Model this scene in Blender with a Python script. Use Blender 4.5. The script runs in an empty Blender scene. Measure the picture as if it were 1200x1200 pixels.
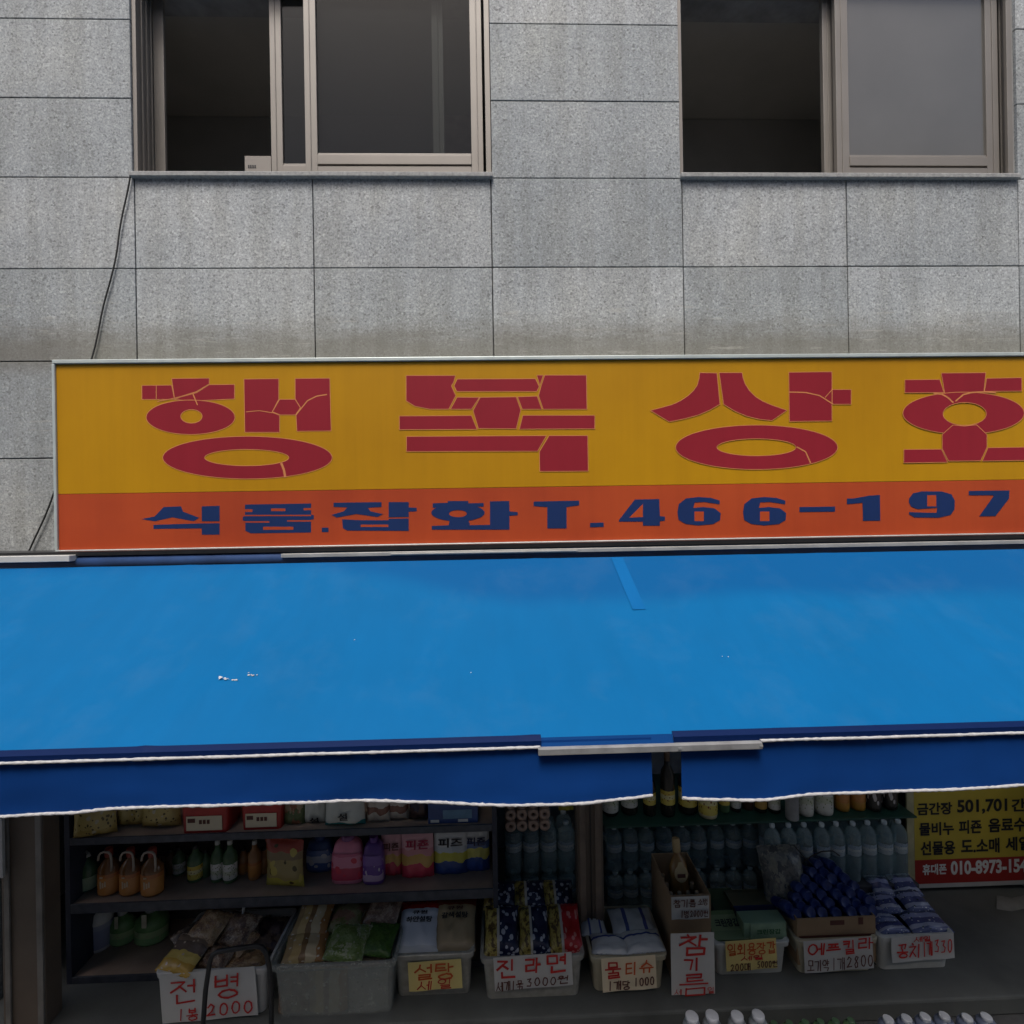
import bpy, bmesh, math, random
from mathutils import Vector, Matrix, noise
random.seed(7)
SC = bpy.context.scene
COL = SC.collection
rad = math.radians

# ------------------------------------------------------------------ camera, sky, sun, exposure
CAMZ = 2.75
F = 600.0
ROT = (Matrix.Rotation(rad(-1.64), 3, 'Z') @ Matrix.Rotation(rad(90.0), 3, 'X') @ Matrix.Rotation(rad(-0.95), 3, 'Z'))
cam = bpy.data.cameras.new('camera')
cam.sensor_width = 36.0
cam.lens = 18.0
cam.clip_start = 0.05
cam.clip_end = 500.0
camo = bpy.data.objects.new('camera', cam)
COL.objects.link(camo)
camo.matrix_world = Matrix.Translation((0, 0, CAMZ)) @ ROT.to_4x4()
SC.camera = camo

SUN_EL, SUN_AZ = 66.0, 195.0
w = bpy.data.worlds.new('World')
SC.world = w
w.use_nodes = True
nt = w.node_tree
bg = nt.nodes['Background']
sky = nt.nodes.new('ShaderNodeTexSky')
sky.sky_type = 'NISHITA'
sky.sun_disc = False
sky.sun_elevation = rad(SUN_EL)
sky.sun_rotation = rad(SUN_AZ)
sky.air_density = 1.0
sky.dust_density = 6.0
sky.ozone_density = 0.6
nt.links.new(sky.outputs['Color'], bg.inputs['Color'])
bg.inputs['Strength'].default_value = 0.10
sl = bpy.data.lights.new('sun', 'SUN')
sl.energy = 1.5
sl.angle = rad(18)
sl.color = (1.0, 0.985, 0.96)
so = bpy.data.objects.new('sun', sl)
COL.objects.link(so)
# direction towards the sun: the street runs along x, the shop faces -y
d = Vector((math.sin(rad(SUN_AZ)) * math.cos(rad(SUN_EL)), math.cos(rad(SUN_AZ)) * math.cos(rad(SUN_EL)), math.sin(rad(SUN_EL))))
so.rotation_euler = d.to_track_quat('Z', 'Y').to_euler()
SC.view_settings.view_transform = 'Standard'
SC.view_settings.look = 'None'
SC.view_settings.gamma = 1.0
SC.view_settings.exposure = 0.8


def ray(px, py):
    return ROT @ Vector(((px - 600.0) / F, (600.0 - py) / F, -1.0))


def at(px, py, Y):
    r = ray(px, py)
    t = Y / r.y
    return Vector((r.x * t, Y, CAMZ + r.z * t))


def atz(px, py, z):
    r = ray(px, py)
    t = (z - CAMZ) / r.z
    return Vector((r.x * t, r.y * t, z))


# ------------------------------------------------------------------ materials
MATS = {}


def nodes_of(name):
    m = bpy.data.materials.new(name)
    m.use_nodes = True
    n = m.node_tree
    return m, n, n.nodes['Principled BSDF']


def link(n, a, b):
    n.links.new(a, b)


def ramp(n, stops, mode='LINEAR'):
    r = n.nodes.new('ShaderNodeValToRGB')
    e = r.color_ramp.elements
    while len(e) > 1:
        e.remove(e[-1])
    e[0].position = stops[0][0]
    e[0].color = (*stops[0][1], 1)
    for p, c in stops[1:]:
        k = e.new(p)
        k.color = (*c, 1)
    r.color_ramp.interpolation = mode
    return r


def noise_tex(n, scale, detail=4, rough=.55, coord='Object', vec=None):
    t = n.nodes.new('ShaderNodeTexNoise')
    t.inputs['Scale'].default_value = scale
    t.inputs['Detail'].default_value = detail
    t.inputs['Roughness'].default_value = rough
    if vec is None:
        c = n.nodes.new('ShaderNodeTexCoord')
        vec = c.outputs[coord]
    link(n, vec, t.inputs['Vector'])
    return t


def mixc(n, fac, a, b, mode='MIX'):
    m = n.nodes.new('ShaderNodeMix')
    m.data_type = 'RGBA'
    m.blend_type = mode
    if isinstance(fac, (int, float)):
        m.inputs[0].default_value = fac
    else:
        link(n, fac, m.inputs[0])
    for i, v in ((6, a), (7, b)):
        if isinstance(v, tuple):
            m.inputs[i].default_value = (*v, 1)
        else:
            link(n, v, m.inputs[i])
    return m.outputs[2]


def bump(n, b, height, strength=.3, dist=.01):
    k = n.nodes.new('ShaderNodeBump')
    k.inputs['Strength'].default_value = strength
    k.inputs['Distance'].default_value = dist
    link(n, height, k.inputs['Height'])
    link(n, k.outputs[0], b.inputs['Normal'])


def plain(name, col, rough=.6, var=.25, scale=9, metal=0., bmp=0., spec=.5, bscale=120):
    if name in MATS:
        return MATS[name]
    m, n, b = nodes_of(name)
    t = noise_tex(n, scale, 6)
    lo = tuple(max(0, c * (1 - var)) for c in col)
    hi = tuple(min(1, c * (1 + var)) for c in col)
    r = ramp(n, [(.3, lo), (.7, hi)])
    link(n, t.outputs[0], r.inputs[0])
    link(n, r.outputs[0], b.inputs['Base Color'])
    b.inputs['Roughness'].default_value = rough
    b.inputs['Metallic'].default_value = metal
    b.inputs['Specular IOR Level'].default_value = spec
    if bmp:
        t2 = noise_tex(n, bscale, 3)
        bump(n, b, t2.outputs[0], bmp, .003)
    MATS[name] = m
    return m


def bands(name, stops, axis=2, wob=.06, scale=3., rough=.27, blot=None, bmp=.35):
    """packaging print: bands of colour along one axis with a wavy edge and optional blots of a second colour"""
    if name in MATS:
        return MATS[name]
    m, n, b = nodes_of(name)
    c = n.nodes.new('ShaderNodeTexCoord')
    sp = n.nodes.new('ShaderNodeSeparateXYZ')
    link(n, c.outputs['Generated'], sp.inputs[0])
    t = noise_tex(n, scale, 1, coord='Generated')
    ma = n.nodes.new('ShaderNodeMath')
    ma.operation = 'MULTIPLY_ADD'
    link(n, t.outputs[0], ma.inputs[0])
    ma.inputs[1].default_value = wob * 2
    link(n, sp.outputs[axis], ma.inputs[2])
    mb = n.nodes.new('ShaderNodeMath')
    mb.operation = 'SUBTRACT'
    link(n, ma.outputs[0], mb.inputs[0])
    mb.inputs[1].default_value = wob
    r = ramp(n, stops, 'CONSTANT')
    link(n, mb.outputs[0], r.inputs[0])
    out = r.outputs[0]
    for bl in (blot or []):
        colr, sc, th = bl
        v = n.nodes.new('ShaderNodeTexVoronoi')
        v.inputs['Scale'].default_value = sc
        link(n, c.outputs['Generated'], v.inputs['Vector'])
        rr = ramp(n, [(0, (1, 1, 1)), (th, (0, 0, 0))], 'CONSTANT')
        link(n, v.outputs['Distance'], rr.inputs[0])
        out = mixc(n, rr.outputs[0], out, colr)
    link(n, out, b.inputs['Base Color'])
    b.inputs['Roughness'].default_value = rough
    if bmp:
        t2 = noise_tex(n, 45, 3)
        bump(n, b, t2.outputs[0], bmp, .006)
    MATS[name] = m
    return m


def art(name, cols, scale=6., rough=.22, bmp=.55):
    """wrapped food: patches of several colours, crinkled film"""
    if name in MATS:
        return MATS[name]
    m, n, b = nodes_of(name)
    t0 = noise_tex(n, scale * 1.3, 2, coord='Generated')
    c = n.nodes.new('ShaderNodeTexCoord')
    mv = mixc(n, .25, c.outputs['Generated'], t0.outputs[1])
    v = n.nodes.new('ShaderNodeTexVoronoi')
    v.inputs['Scale'].default_value = scale
    link(n, mv, v.inputs['Vector'])
    sp = n.nodes.new('ShaderNodeSeparateColor')
    link(n, v.outputs['Color'], sp.inputs[0])
    k = len(cols)
    r = ramp(n, [(i / k, cols[i]) for i in range(k)], 'CONSTANT')
    link(n, sp.outputs[0], r.inputs[0])
    t2 = noise_tex(n, 60, 4)
    out = mixc(n, .35, r.outputs[0], mixc(n, t2.outputs[0], (0, 0, 0), r.outputs[0]))
    link(n, out, b.inputs['Base Color'])
    b.inputs['Roughness'].default_value = rough
    bump(n, b, t2.outputs[0], bmp, .008)
    MATS[name] = m
    return m


def seethrough(name, col, fac=.5, rough=.12, tint=(.9, .95, .95)):
    if name in MATS:
        return MATS[name]
    m, n, b = nodes_of(name)
    b.inputs['Roughness'].default_value = rough
    t = noise_tex(n, 25, 3)
    r = ramp(n, [(.3, tuple(c * .75 for c in col)), (.7, col)])
    link(n, t.outputs[0], r.inputs[0])
    link(n, r.outputs[0], b.inputs['Base Color'])
    tr = n.nodes.new('ShaderNodeBsdfTransparent')
    tr.inputs[0].default_value = (*tint, 1)
    mx = n.nodes.new('ShaderNodeMixShader')
    mx.inputs[0].default_value = fac
    link(n, tr.outputs[0], mx.inputs[1])
    link(n, b.outputs[0], mx.inputs[2])
    link(n, mx.outputs[0], n.nodes['Material Output'].inputs[0])
    MATS[name] = m
    return m


def glass(name, tint=(.55, .57, .57), ior=1.5):
    m, n, b = nodes_of(name)
    n.nodes.remove(b)
    tr = n.nodes.new('ShaderNodeBsdfTransparent')
    tr.inputs[0].default_value = (*tint, 1)
    gl = n.nodes.new('ShaderNodeBsdfGlossy')
    gl.inputs['Roughness'].default_value = 0.
    lw = n.nodes.new('ShaderNodeLayerWeight')
    lw.inputs[0].default_value = .5
    pw = n.nodes.new('ShaderNodeMath')
    pw.operation = 'POWER'
    link(n, lw.outputs['Facing'], pw.inputs[0])
    pw.inputs[1].default_value = 4.
    fr = n.nodes.new('ShaderNodeMath')
    fr.operation = 'MULTIPLY_ADD'
    link(n, pw.outputs[0], fr.inputs[0])
    fr.inputs[1].default_value = .6
    fr.inputs[2].default_value = .018
    mx = n.nodes.new('ShaderNodeMixShader')
    link(n, fr.outputs[0], mx.inputs[0])
    link(n, tr.outputs[0], mx.inputs[1])
    link(n, gl.outputs[0], mx.inputs[2])
    link(n, mx.outputs[0], n.nodes['Material Output'].inputs[0])
    return m


def granite():
    m, n, b = nodes_of('granite')
    c = n.nodes.new('ShaderNodeTexCoord')
    v = noise_tex(n, 88, 3, .75)
    r = ramp(n, [(.33, (.235, .248, .252)), (.47, (.37, .39, .398)), (.60, (.44, .463, .469)), (.74, (.56, .578, .575))])
    link(n, v.outputs[0], r.inputs[0])
    vo = n.nodes.new('ShaderNodeTexVoronoi')
    vo.inputs['Scale'].default_value = 95
    link(n, c.outputs['Object'], vo.inputs['Vector'])
    sp = n.nodes.new('ShaderNodeSeparateColor')
    link(n, vo.outputs['Color'], sp.inputs[0])
    rs = ramp(n, [(0, (.55, .55, .55)), (.13, (.9, .9, .9)), (.82, (1.05, 1.05, 1.05)), (.93, (1.3, 1.3, 1.28))])
    link(n, sp.outputs[0], rs.inputs[0])
    col = mixc(n, .85, r.outputs[0], rs.outputs[0], 'MULTIPLY')
    # slab to slab difference
    g = n.nodes.new('ShaderNodeNewGeometry')
    rr = ramp(n, [(0, (.84, .86, .87)), (.5, (.97, .97, .97)), (1, (1.10, 1.10, 1.10))])
    link(n, g.outputs['Random Per Island'], rr.inputs[0])
    col = mixc(n, 1., col, rr.outputs[0], 'MULTIPLY')
    # broad blotches
    t2 = noise_tex(n, 1.6, 5)
    r2 = ramp(n, [(.28, (.82, .84, .86)), (.55, (1.0, 1.0, 1.0)), (.72, (1.12, 1.10, 1.06))])
    link(n, t2.outputs[0], r2.inputs[0])
    col = mixc(n, 1., col, r2.outputs[0], 'MULTIPLY')
    # rain dirt that has settled over the signboard: brownish band with a ragged upper edge
    sx = n.nodes.new('ShaderNodeSeparateXYZ')
    link(n, c.outputs['Object'], sx.inputs[0])
    st = n.nodes.new('ShaderNodeCombineXYZ')
    mm = n.nodes.new('ShaderNodeMath')
    mm.operation = 'MULTIPLY'
    link(n, sx.outputs[2], mm.inputs[0])
    mm.inputs[1].default_value = 5.
    link(n, sx.outputs[0], st.inputs[0])
    link(n, mm.outputs[0], st.inputs[2])
    t3 = noise_tex(n, 2.3, 6, .65, vec=st.outputs[0])
    a1 = n.nodes.new('ShaderNodeMath')
    a1.operation = 'MULTIPLY_ADD'
    link(n, t3.outputs[0], a1.inputs[0])
    a1.inputs[1].default_value = .26
    link(n, sx.outputs[2], a1.inputs[2])
    mr = n.nodes.new('ShaderNodeMapRange')
    mr.interpolation_type = 'SMOOTHSTEP'
    mr.inputs[1].default_value = 4.04
    mr.inputs[2].default_value = 3.80
    mr.inputs[3].default_value = 0.
    mr.inputs[4].default_value = .78
    link(n, a1.outputs[0], mr.inputs[0])
    m9 = n.nodes.new('ShaderNodeMapRange')
    m9.interpolation_type = 'SMOOTHSTEP'
    m9.inputs[1].default_value = 3.50
    m9.inputs[2].default_value = 3.66
    m9.inputs[3].default_value = .25
    link(n, sx.outputs[2], m9.inputs[0])
    m10 = n.nodes.new('ShaderNodeMath')
    m10.operation = 'MULTIPLY'
    link(n, mr.outputs[0], m10.inputs[0])
    link(n, m9.outputs[0], m10.inputs[1])
    col = mixc(n, m10.outputs[0], col, (.16, .15, .122))
    # pale lime bloom in broken horizontal lines over the dirt
    mpb = n.nodes.new('ShaderNodeMapping')
    mpb.inputs['Scale'].default_value = (1., 1., 9.)
    link(n, c.outputs['Object'], mpb.inputs[0])
    tb1 = noise_tex(n, 3.4, 5, .7, vec=mpb.outputs[0])
    rb1 = ramp(n, [(.585, (0, 0, 0)), (.64, (1, 1, 1))])
    link(n, tb1.outputs[0], rb1.inputs[0])
    mb1 = n.nodes.new('ShaderNodeMapRange')
    mb1.interpolation_type = 'SMOOTHSTEP'
    for k_, v_ in ((1, 4.02), (2, 3.90), (3, 0.), (4, .34)):
        mb1.inputs[k_].default_value = v_
    link(n, sx.outputs[2], mb1.inputs[0])
    mb2 = n.nodes.new('ShaderNodeMath')
    mb2.operation = 'MULTIPLY'
    link(n, rb1.outputs[0], mb2.inputs[0])
    link(n, mb1.outputs[0], mb2.inputs[1])
    col = mixc(n, mb2.outputs[0], col, (.47, .46, .42))
    # thin run marks
    stv = n.nodes.new('ShaderNodeCombineXYZ')
    m3 = n.nodes.new('ShaderNodeMath')
    m3.operation = 'MULTIPLY'
    link(n, sx.outputs[2], m3.inputs[0])
    m3.inputs[1].default_value = .12
    link(n, sx.outputs[0], stv.inputs[0])
    link(n, m3.outputs[0], stv.inputs[2])
    t4 = noise_tex(n, 9, 4, .6, vec=stv.outputs[0])
    r4 = ramp(n, [(.42, (.80, .79, .76)), (.56, (1, 1, 1))])
    link(n, t4.outputs[0], r4.inputs[0])
    col = mixc(n, .6, col, r4.outputs[0], 'MULTIPLY')
    link(n, col, b.inputs['Base Color'])
    b.inputs['Roughness'].default_value = .75
    bump(n, b, v.outputs[0], .35, .004)
    return m


def fabric(name, col, trans=.1, painted_shade=None):
    m, n, b = nodes_of(name)
    t = noise_tex(n, 2.2, 6, .6)
    r = ramp(n, [(.3, tuple(c * .95 for c in col)), (.72, tuple(min(1, c * 1.04) for c in col))])
    link(n, t.outputs[0], r.inputs[0])
    c = n.nodes.new('ShaderNodeTexCoord')
    mp = n.nodes.new('ShaderNodeMapping')
    mp.inputs['Scale'].default_value = (3., .5, 1.)
    link(n, c.outputs['Object'], mp.inputs[0])
    t5 = noise_tex(n, 4, 5, .6, vec=mp.outputs[0])
    r5 = ramp(n, [(.35, (.965, .97, .97)), (.65, (1.02, 1.02, 1.02))])
    link(n, t5.outputs[0], r5.inputs[0])
    colr = mixc(n, 1., r.outputs[0], r5.outputs[0], 'MULTIPLY')
    if painted_shade:
        # shade under the signboard painted into the cloth colour, reaching lower to the right
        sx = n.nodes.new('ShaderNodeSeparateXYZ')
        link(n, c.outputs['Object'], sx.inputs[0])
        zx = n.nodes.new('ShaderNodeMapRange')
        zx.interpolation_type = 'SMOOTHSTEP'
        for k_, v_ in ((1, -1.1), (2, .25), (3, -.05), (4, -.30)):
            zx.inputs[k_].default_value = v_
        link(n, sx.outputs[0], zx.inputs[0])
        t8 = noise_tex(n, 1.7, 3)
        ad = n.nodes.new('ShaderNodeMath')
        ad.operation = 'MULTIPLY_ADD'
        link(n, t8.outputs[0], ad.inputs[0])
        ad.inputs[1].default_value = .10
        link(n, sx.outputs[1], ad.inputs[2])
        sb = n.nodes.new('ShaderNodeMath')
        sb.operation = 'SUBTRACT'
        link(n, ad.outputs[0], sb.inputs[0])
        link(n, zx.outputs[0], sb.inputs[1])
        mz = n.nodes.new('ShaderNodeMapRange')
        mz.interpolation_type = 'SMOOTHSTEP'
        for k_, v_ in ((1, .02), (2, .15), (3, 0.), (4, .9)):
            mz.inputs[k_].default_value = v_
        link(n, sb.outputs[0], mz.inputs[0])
        colr = mixc(n, mz.outputs[0], colr, painted_shade)
        # dust
        t9 = noise_tex(n, 3.2, 7, .7)
        r9 = ramp(n, [(.5, (0, 0, 0)), (.8, (.10, .10, .10))])
        link(n, t9.outputs[0], r9.inputs[0])
        colr = mixc(n, r9.outputs[0], colr, (.12, .20, .30))
    link(n, colr, b.inputs['Base Color'])
    b.inputs['Roughness'].default_value = .55
    b.inputs['Specular IOR Level'].default_value = .07
    wv = noise_tex(n, 420, 2)
    bump(n, b, wv.outputs[0], .12, .001)
    if trans:
        tl = n.nodes.new('ShaderNodeBsdfTranslucent')
        link(n, colr, tl.inputs[0])
        mx = n.nodes.new('ShaderNodeMixShader')
        mx.inputs[0].default_value = trans
        link(n, b.outputs[0], mx.inputs[1])
        link(n, tl.outputs[0], mx.inputs[2])
        link(n, mx.outputs[0], n.nodes['Material Output'].inputs[0])
    return m


GRAN = granite()
MORTAR = plain('joint_mortar', (.27, .268, .26), .9)
SILL = plain('sill_stone', (.30, .305, .30), .8, .25, 60, bmp=.3)
ALU = plain('champagne_aluminium', (.235, .215, .19), .45, .08, 3, .25)
ALUD = plain('bronze_aluminium', (.11, .09, .075), .5, .15, 3, .2)
ALUS = plain('silver_aluminium', (.42, .42, .40), .45, .15, 8, .35)
ALUW = plain('pale_aluminium', (.52, .58, .56), .45, .12, 8, .3)
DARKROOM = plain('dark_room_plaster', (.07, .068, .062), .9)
FABN = fabric('navy_valance_fabric', (.005, .042, .19), .05)
FABH = fabric('dark_hem_fabric', (.002, .012, .062), .0)
CORD = plain('white_braid', (.40, .40, .41), .8, .2, 60, bmp=.6, bscale=300)
BLACKM = plain('black_metal', (.014, .014, .015), .4)
RUBBER = plain('black_rubber', (.02, .02, .02), .8)
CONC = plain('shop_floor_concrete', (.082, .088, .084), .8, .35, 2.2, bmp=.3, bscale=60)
ASPH = plain('asphalt', (.06, .06, .06), .9, .35, 14, bmp=.5, bscale=200)
WOODM = plain('brown_shelf_board', (.36, .265, .205), .55, .25, 4)
LIPM = plain('dark_shelf_edge', (.06, .065, .08), .5, .3, 20)
DOORM = plain('brown_door_frame', (.13, .10, .075), .55, .2, 3)
DARKWALL = plain('shop_inner_wall', (.35, .36, .37), .9)
PAPER = plain('white_paper', (.52, .52, .50), .8, .05, 6)
PAPERY = plain('yellow_paper', (.70, .58, .22), .8, .06, 6)
PAPERC = plain('cream_paper', (.70, .60, .42), .8, .06, 6)
REDINK = plain('red_marker', (.50, .025, .02), .6, .1)
ORINK = plain('orange_marker', (.56, .10, .02), .6, .1)
DKINK = plain('dark_marker', (.10, .03, .02), .6, .1)
BLKINK = plain('black_ink', (.012, .012, .015), .6, .1)
WHINK = plain('white_ink', (.75, .75, .72), .6, .05)
WHITEP = plain('white_plastic', (.52, .52, .50), .35, .08)
GREYP = plain('grey_white_plastic', (.50, .51, .48), .4, .12)
BEIGEP = plain('beige_plastic', (.42, .38, .27), .4, .12)
CLEARP = seethrough('clear_plastic', (.50, .51, .47), .42)
CLEARP2 = seethrough('cloudy_plastic', (.55, .53, .47), .62)
CARD = plain('brown_cardboard', (.30, .20, .115), .85, .12, 5)
BOTTLE = seethrough('water_bottle_plastic', (.46, .58, .60), .33, .08, (.72, .84, .86))


def tag(o, label=None, cat=None, group=None, kind=None):
    if label:
        o['label'] = label
    if cat:
        o['category'] = cat
    if group:
        o['group'] = group
    if kind:
        o['kind'] = kind
    return o


def thing(name, label, cat, loc=(0, 0, 0), rot=(0, 0, 0), group=None):
    o = bpy.data.objects.new(name, None)
    COL.objects.link(o)
    o.empty_display_size = .05
    o.location = loc
    o.rotation_euler = rot
    return tag(o, label, cat, group)


def copy_tree(o, parent=None):
    c = o.copy()
    COL.objects.link(c)
    c.parent = parent
    for ch in list(o.children):
        copy_tree(ch, c)
    return c


class MB:
    def __init__(s):
        s.v, s.f, s.m, s.s = [], [], [], []

    def add(s, vs, fs, mi=0, smooth=False):
        k = len(s.v)
        s.v += [tuple(p) for p in vs]
        for f in fs:
            s.f.append(tuple(i + k for i in f))
            s.m.append(mi)
            s.s.append(smooth)
        return s

    def box(s, x0, x1, y0, y1, z0, z1, mi=0):
        v = [(x, y, z) for z in (z0, z1) for y in (y0, y1) for x in (x0, x1)]
        return s.add(v, [(0, 2, 3, 1), (4, 5, 7, 6), (0, 1, 5, 4), (2, 6, 7, 3), (0, 4, 6, 2), (1, 3, 7, 5)], mi)

    def quad(s, a, b, c, d, mi=0):
        return s.add([a, b, c, d], [(0, 1, 2, 3)], mi)

    def tube(s, pts, r, n=10, mi=0, caps=True):
        pts = [Vector(p) for p in pts]
        rs = r if isinstance(r, (list, tuple)) else [r] * len(pts)
        vs, fs = [], []
        up = Vector((0, 0, 1))
        prev = None
        for i, p in enumerate(pts):
            t = (pts[min(i + 1, len(pts) - 1)] - pts[max(i - 1, 0)]).normalized()
            if prev is None:
                a = t.cross(up)
                if a.length < .05:
                    a = t.cross(Vector((1, 0, 0)))
                a.normalize()
            else:
                a = (prev - t * prev.dot(t)).normalized()
            prev = a
            b = t.cross(a)
            for j in range(n):
                q = 2 * math.pi * j / n
                vs.append(p + (a * math.cos(q) + b * math.sin(q)) * rs[i])
        for i in range(len(pts) - 1):
            for j in range(n):
                j2 = (j + 1) % n
                fs.append((i * n + j, i * n + j2, (i + 1) * n + j2, (i + 1) * n + j))
        s.add(vs, fs, mi, True)
        if caps:
            k = len(s.v) - len(vs)
            s.f.append(tuple(k + j for j in reversed(range(n))))
            s.m.append(mi); s.s.append(False)
            s.f.append(tuple(k + (len(pts) - 1) * n + j for j in range(n)))
            s.m.append(mi); s.s.append(False)
        return s

    def lathe(s, prof, n=18, c=(0, 0, 0), mi=0, sx=1., sy=1.):
        vs, fs = [], []
        for r, z in prof:
            for j in range(n):
                q = 2 * math.pi * j / n
                vs.append((c[0] + r * sx * math.cos(q), c[1] + r * sy * math.sin(q), c[2] + z))
        for i in range(len(prof) - 1):
            for j in range(n):
                j2 = (j + 1) % n
                fs.append((i * n + j, i * n + j2, (i + 1) * n + j2, (i + 1) * n + j))
        k = len(s.v)
        s.add(vs, fs, mi, True)
        s.f.append(tuple(k + j for j in reversed(range(n)))); s.m.append(mi); s.s.append(False)
        s.f.append(tuple(k + (len(prof) - 1) * n + j for j in range(n))); s.m.append(mi); s.s.append(False)
        return s

    def loft(s, rings, mi=0, cap0=True, cap1=True, smooth=False):
        n = len(rings[0])
        k = len(s.v)
        vs = [p for r in rings for p in r]
        fs = []
        for i in range(len(rings) - 1):
            for j in range(n):
                j2 = (j + 1) % n
                fs.append((i * n + j, i * n + j2, (i + 1) * n + j2, (i + 1) * n + j))
        s.add(vs, fs, mi, smooth)
        if cap0:
            s.f.append(tuple(k + j for j in reversed(range(n)))); s.m.append(mi); s.s.append(False)
        if cap1:
            s.f.append(tuple(k + (len(rings) - 1) * n + j for j in range(n))); s.m.append(mi); s.s.append(False)
        return s

    def build(s, name, mats, parent=None, world=False, bevel=0., loc=None):
        me = bpy.data.meshes.new(name)
        off = Vector(parent.location) if (world and parent) else Vector((0, 0, 0))
        if world and parent:
            p = parent.parent
            while p:
                off += Vector(p.location)
                p = p.parent
        me.from_pydata([Vector(p) - off for p in s.v], [], s.f)
        if not isinstance(mats, (list, tuple)):
            mats = [mats]
        for m in mats:
            me.materials.append(m)
        me.polygons.foreach_set('material_index', s.m)
        me.polygons.foreach_set('use_smooth', s.s)
        me.validate()
        o = bpy.data.objects.new(name, me)
        COL.objects.link(o)
        if parent:
            o.parent = parent
        if loc is not None:
            o.location = loc
        if bevel:
            b = o.modifiers.new('bevel', 'BEVEL')
            b.width = bevel
            b.segments = 2
            b.limit_method = 'ANGLE'
            b.angle_limit = rad(50)
        return o


# ------------------------------------------------------------------ lettering
def font_shape(text, bold=.0):
    cu = bpy.data.curves.new('lettering', 'FONT')
    cu.body = text
    cu.offset = bold
    cu.resolution_u = 4
    o = bpy.data.objects.new('lettering', cu)
    COL.objects.link(o)
    dg = bpy.context.evaluated_depsgraph_get()
    me = bpy.data.meshes.new_from_object(o.evaluated_get(dg))
    vs = [v.co.copy() for v in me.vertices]
    fs = [tuple(p.vertices) for p in me.polygons]
    bpy.data.objects.remove(o)
    bpy.data.curves.remove(cu)
    bpy.data.meshes.remove(me)
    x0 = min(v.x for v in vs); x1 = max(v.x for v in vs)
    y0 = min(v.y for v in vs); y1 = max(v.y for v in vs)
    return [((v.x - x0) / (x1 - x0), (v.y - y0) / (y1 - y0)) for v in vs], fs


def print_text(mb, text, x0, x1, z0, z1, y, bold=.02, mi=0, surf=None):
    """flat lettering facing -y, fitted to a box; surf(x,z) gives the y of a curved face"""
    uv, fs = font_shape(text, bold)
    vs = []
    for u, v in uv:
        x = x0 + u * (x1 - x0)
        z = z0 + v * (z1 - z0)
        vs.append((x, surf(x, z) if surf else y, z))
    mb.add(vs, fs, mi)


CONS = {
    'ㄱ': [[(0, .1), (.9, .1), (.72, 1)]], 'ㄴ': [[(.1, 0), (.1, .9), (1, .82)]],
    'ㄷ': [[(.95, .1), (.1, .1), (.1, .92), (1, .85)]],
    'ㄹ': [[(.05, .05), (.9, .05), (.88, .48), (.1, .5), (.1, .95), (1, .92)]],
    'ㅁ': [[(.1, .05), (.1, .95), (.92, .95), (.92, .05), (.1, .05)]],
    'ㅂ': [[(.1, 0), (.1, 1), (.9, 1), (.9, 0)], [(.1, .5), (.9, .48)]],
    'ㅅ': [[(.52, 0), (.42, .5), (0, 1)], [(.45, .42), (1, 1)]],
    'ㅇ': ['o'], 'ㅈ': [[(.02, .08), (.95, .08), (.5, .55), (0, 1)], [(.5, .5), (1, 1)]],
    'ㅊ': [[(.45, -.12), (.55, .02)], [(.02, .15), (.95, .15), (.5, .55), (0, 1)], [(.5, .55), (1, 1)]],
    'ㅋ': [[(0, .1), (.9, .1), (.72, 1)], [(.05, .5), (.85, .46)]],
    'ㅌ': [[(.95, .05), (.1, .05), (.1, .95), (1, .9)], [(.1, .5), (.9, .48)]],
    'ㅍ': [[(0, .1), (1, .1)], [(.3, .1), (.33, .9)], [(.7, .1), (.66, .9)], [(0, .95), (1, .92)]],
    'ㅎ': [[(.4, -.08), (.6, 0)], [(.05, .22), (.95, .2)], 'oh'],
    'ㄲ': [[(0, .1), (.42, .1), (.35, 1)], [(.5, .1), (.95, .1), (.85, 1)]],
    'ㄸ': [[(.45, .1), (.05, .1), (.05, .92), (.5, .85)], [(.95, .1), (.55, .1), (.55, .92), (1, .85)]],
}
LS = 'ㄱㄲㄴㄷㄸㄹㅁㅂㅃㅅㅆㅇㅈㅉㅊㅋㅌㅍㅎ'
TS = ['', 'ㄱ', 'ㄲ', 'ㄳ', 'ㄴ', 'ㄵ', 'ㄶ', 'ㄷ', 'ㄹ', 'ㄺ', 'ㄻ', 'ㄼ', 'ㄽ', 'ㄾ', 'ㄿ', 'ㅀ', 'ㅁ', 'ㅂ', 'ㅄ', 'ㅅ', 'ㅆ', 'ㅇ', 'ㅈ', 'ㅊ', 'ㅋ', 'ㅌ', 'ㅍ', 'ㅎ']
VV = {0: [[(.2, 0), (.2, 1)], [(.2, .45), (.9, .45)]], 1: [[(.2, 0), (.2, 1)], [(.2, .3), (.9, .3)], [(.2, .6), (.9, .6)]],
      1.5: [], 2: [], 4: [[(.8, 0), (.8, 1)], [(.1, .45), (.8, .45)]], 6: [[(.8, 0), (.8, 1)], [(.1, .3), (.8, .3)], [(.1, .6), (.8, .6)]],
      20: [[(.5, 0), (.5, 1)]], 5: [[(.5, 0), (.5, 1)], [(.95, 0), (.95, 1)], [(0, .45), (.5, .45)]]}
VV[1] = [[(.1, 0), (.1, 1)], [(.75, 0), (.75, 1)], [(.1, .45), (.75, .45)]]
VV[2] = [[(.2, 0), (.2, 1)], [(.2, .3), (.9, .3)], [(.2, .6), (.9, .6)]]
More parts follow.
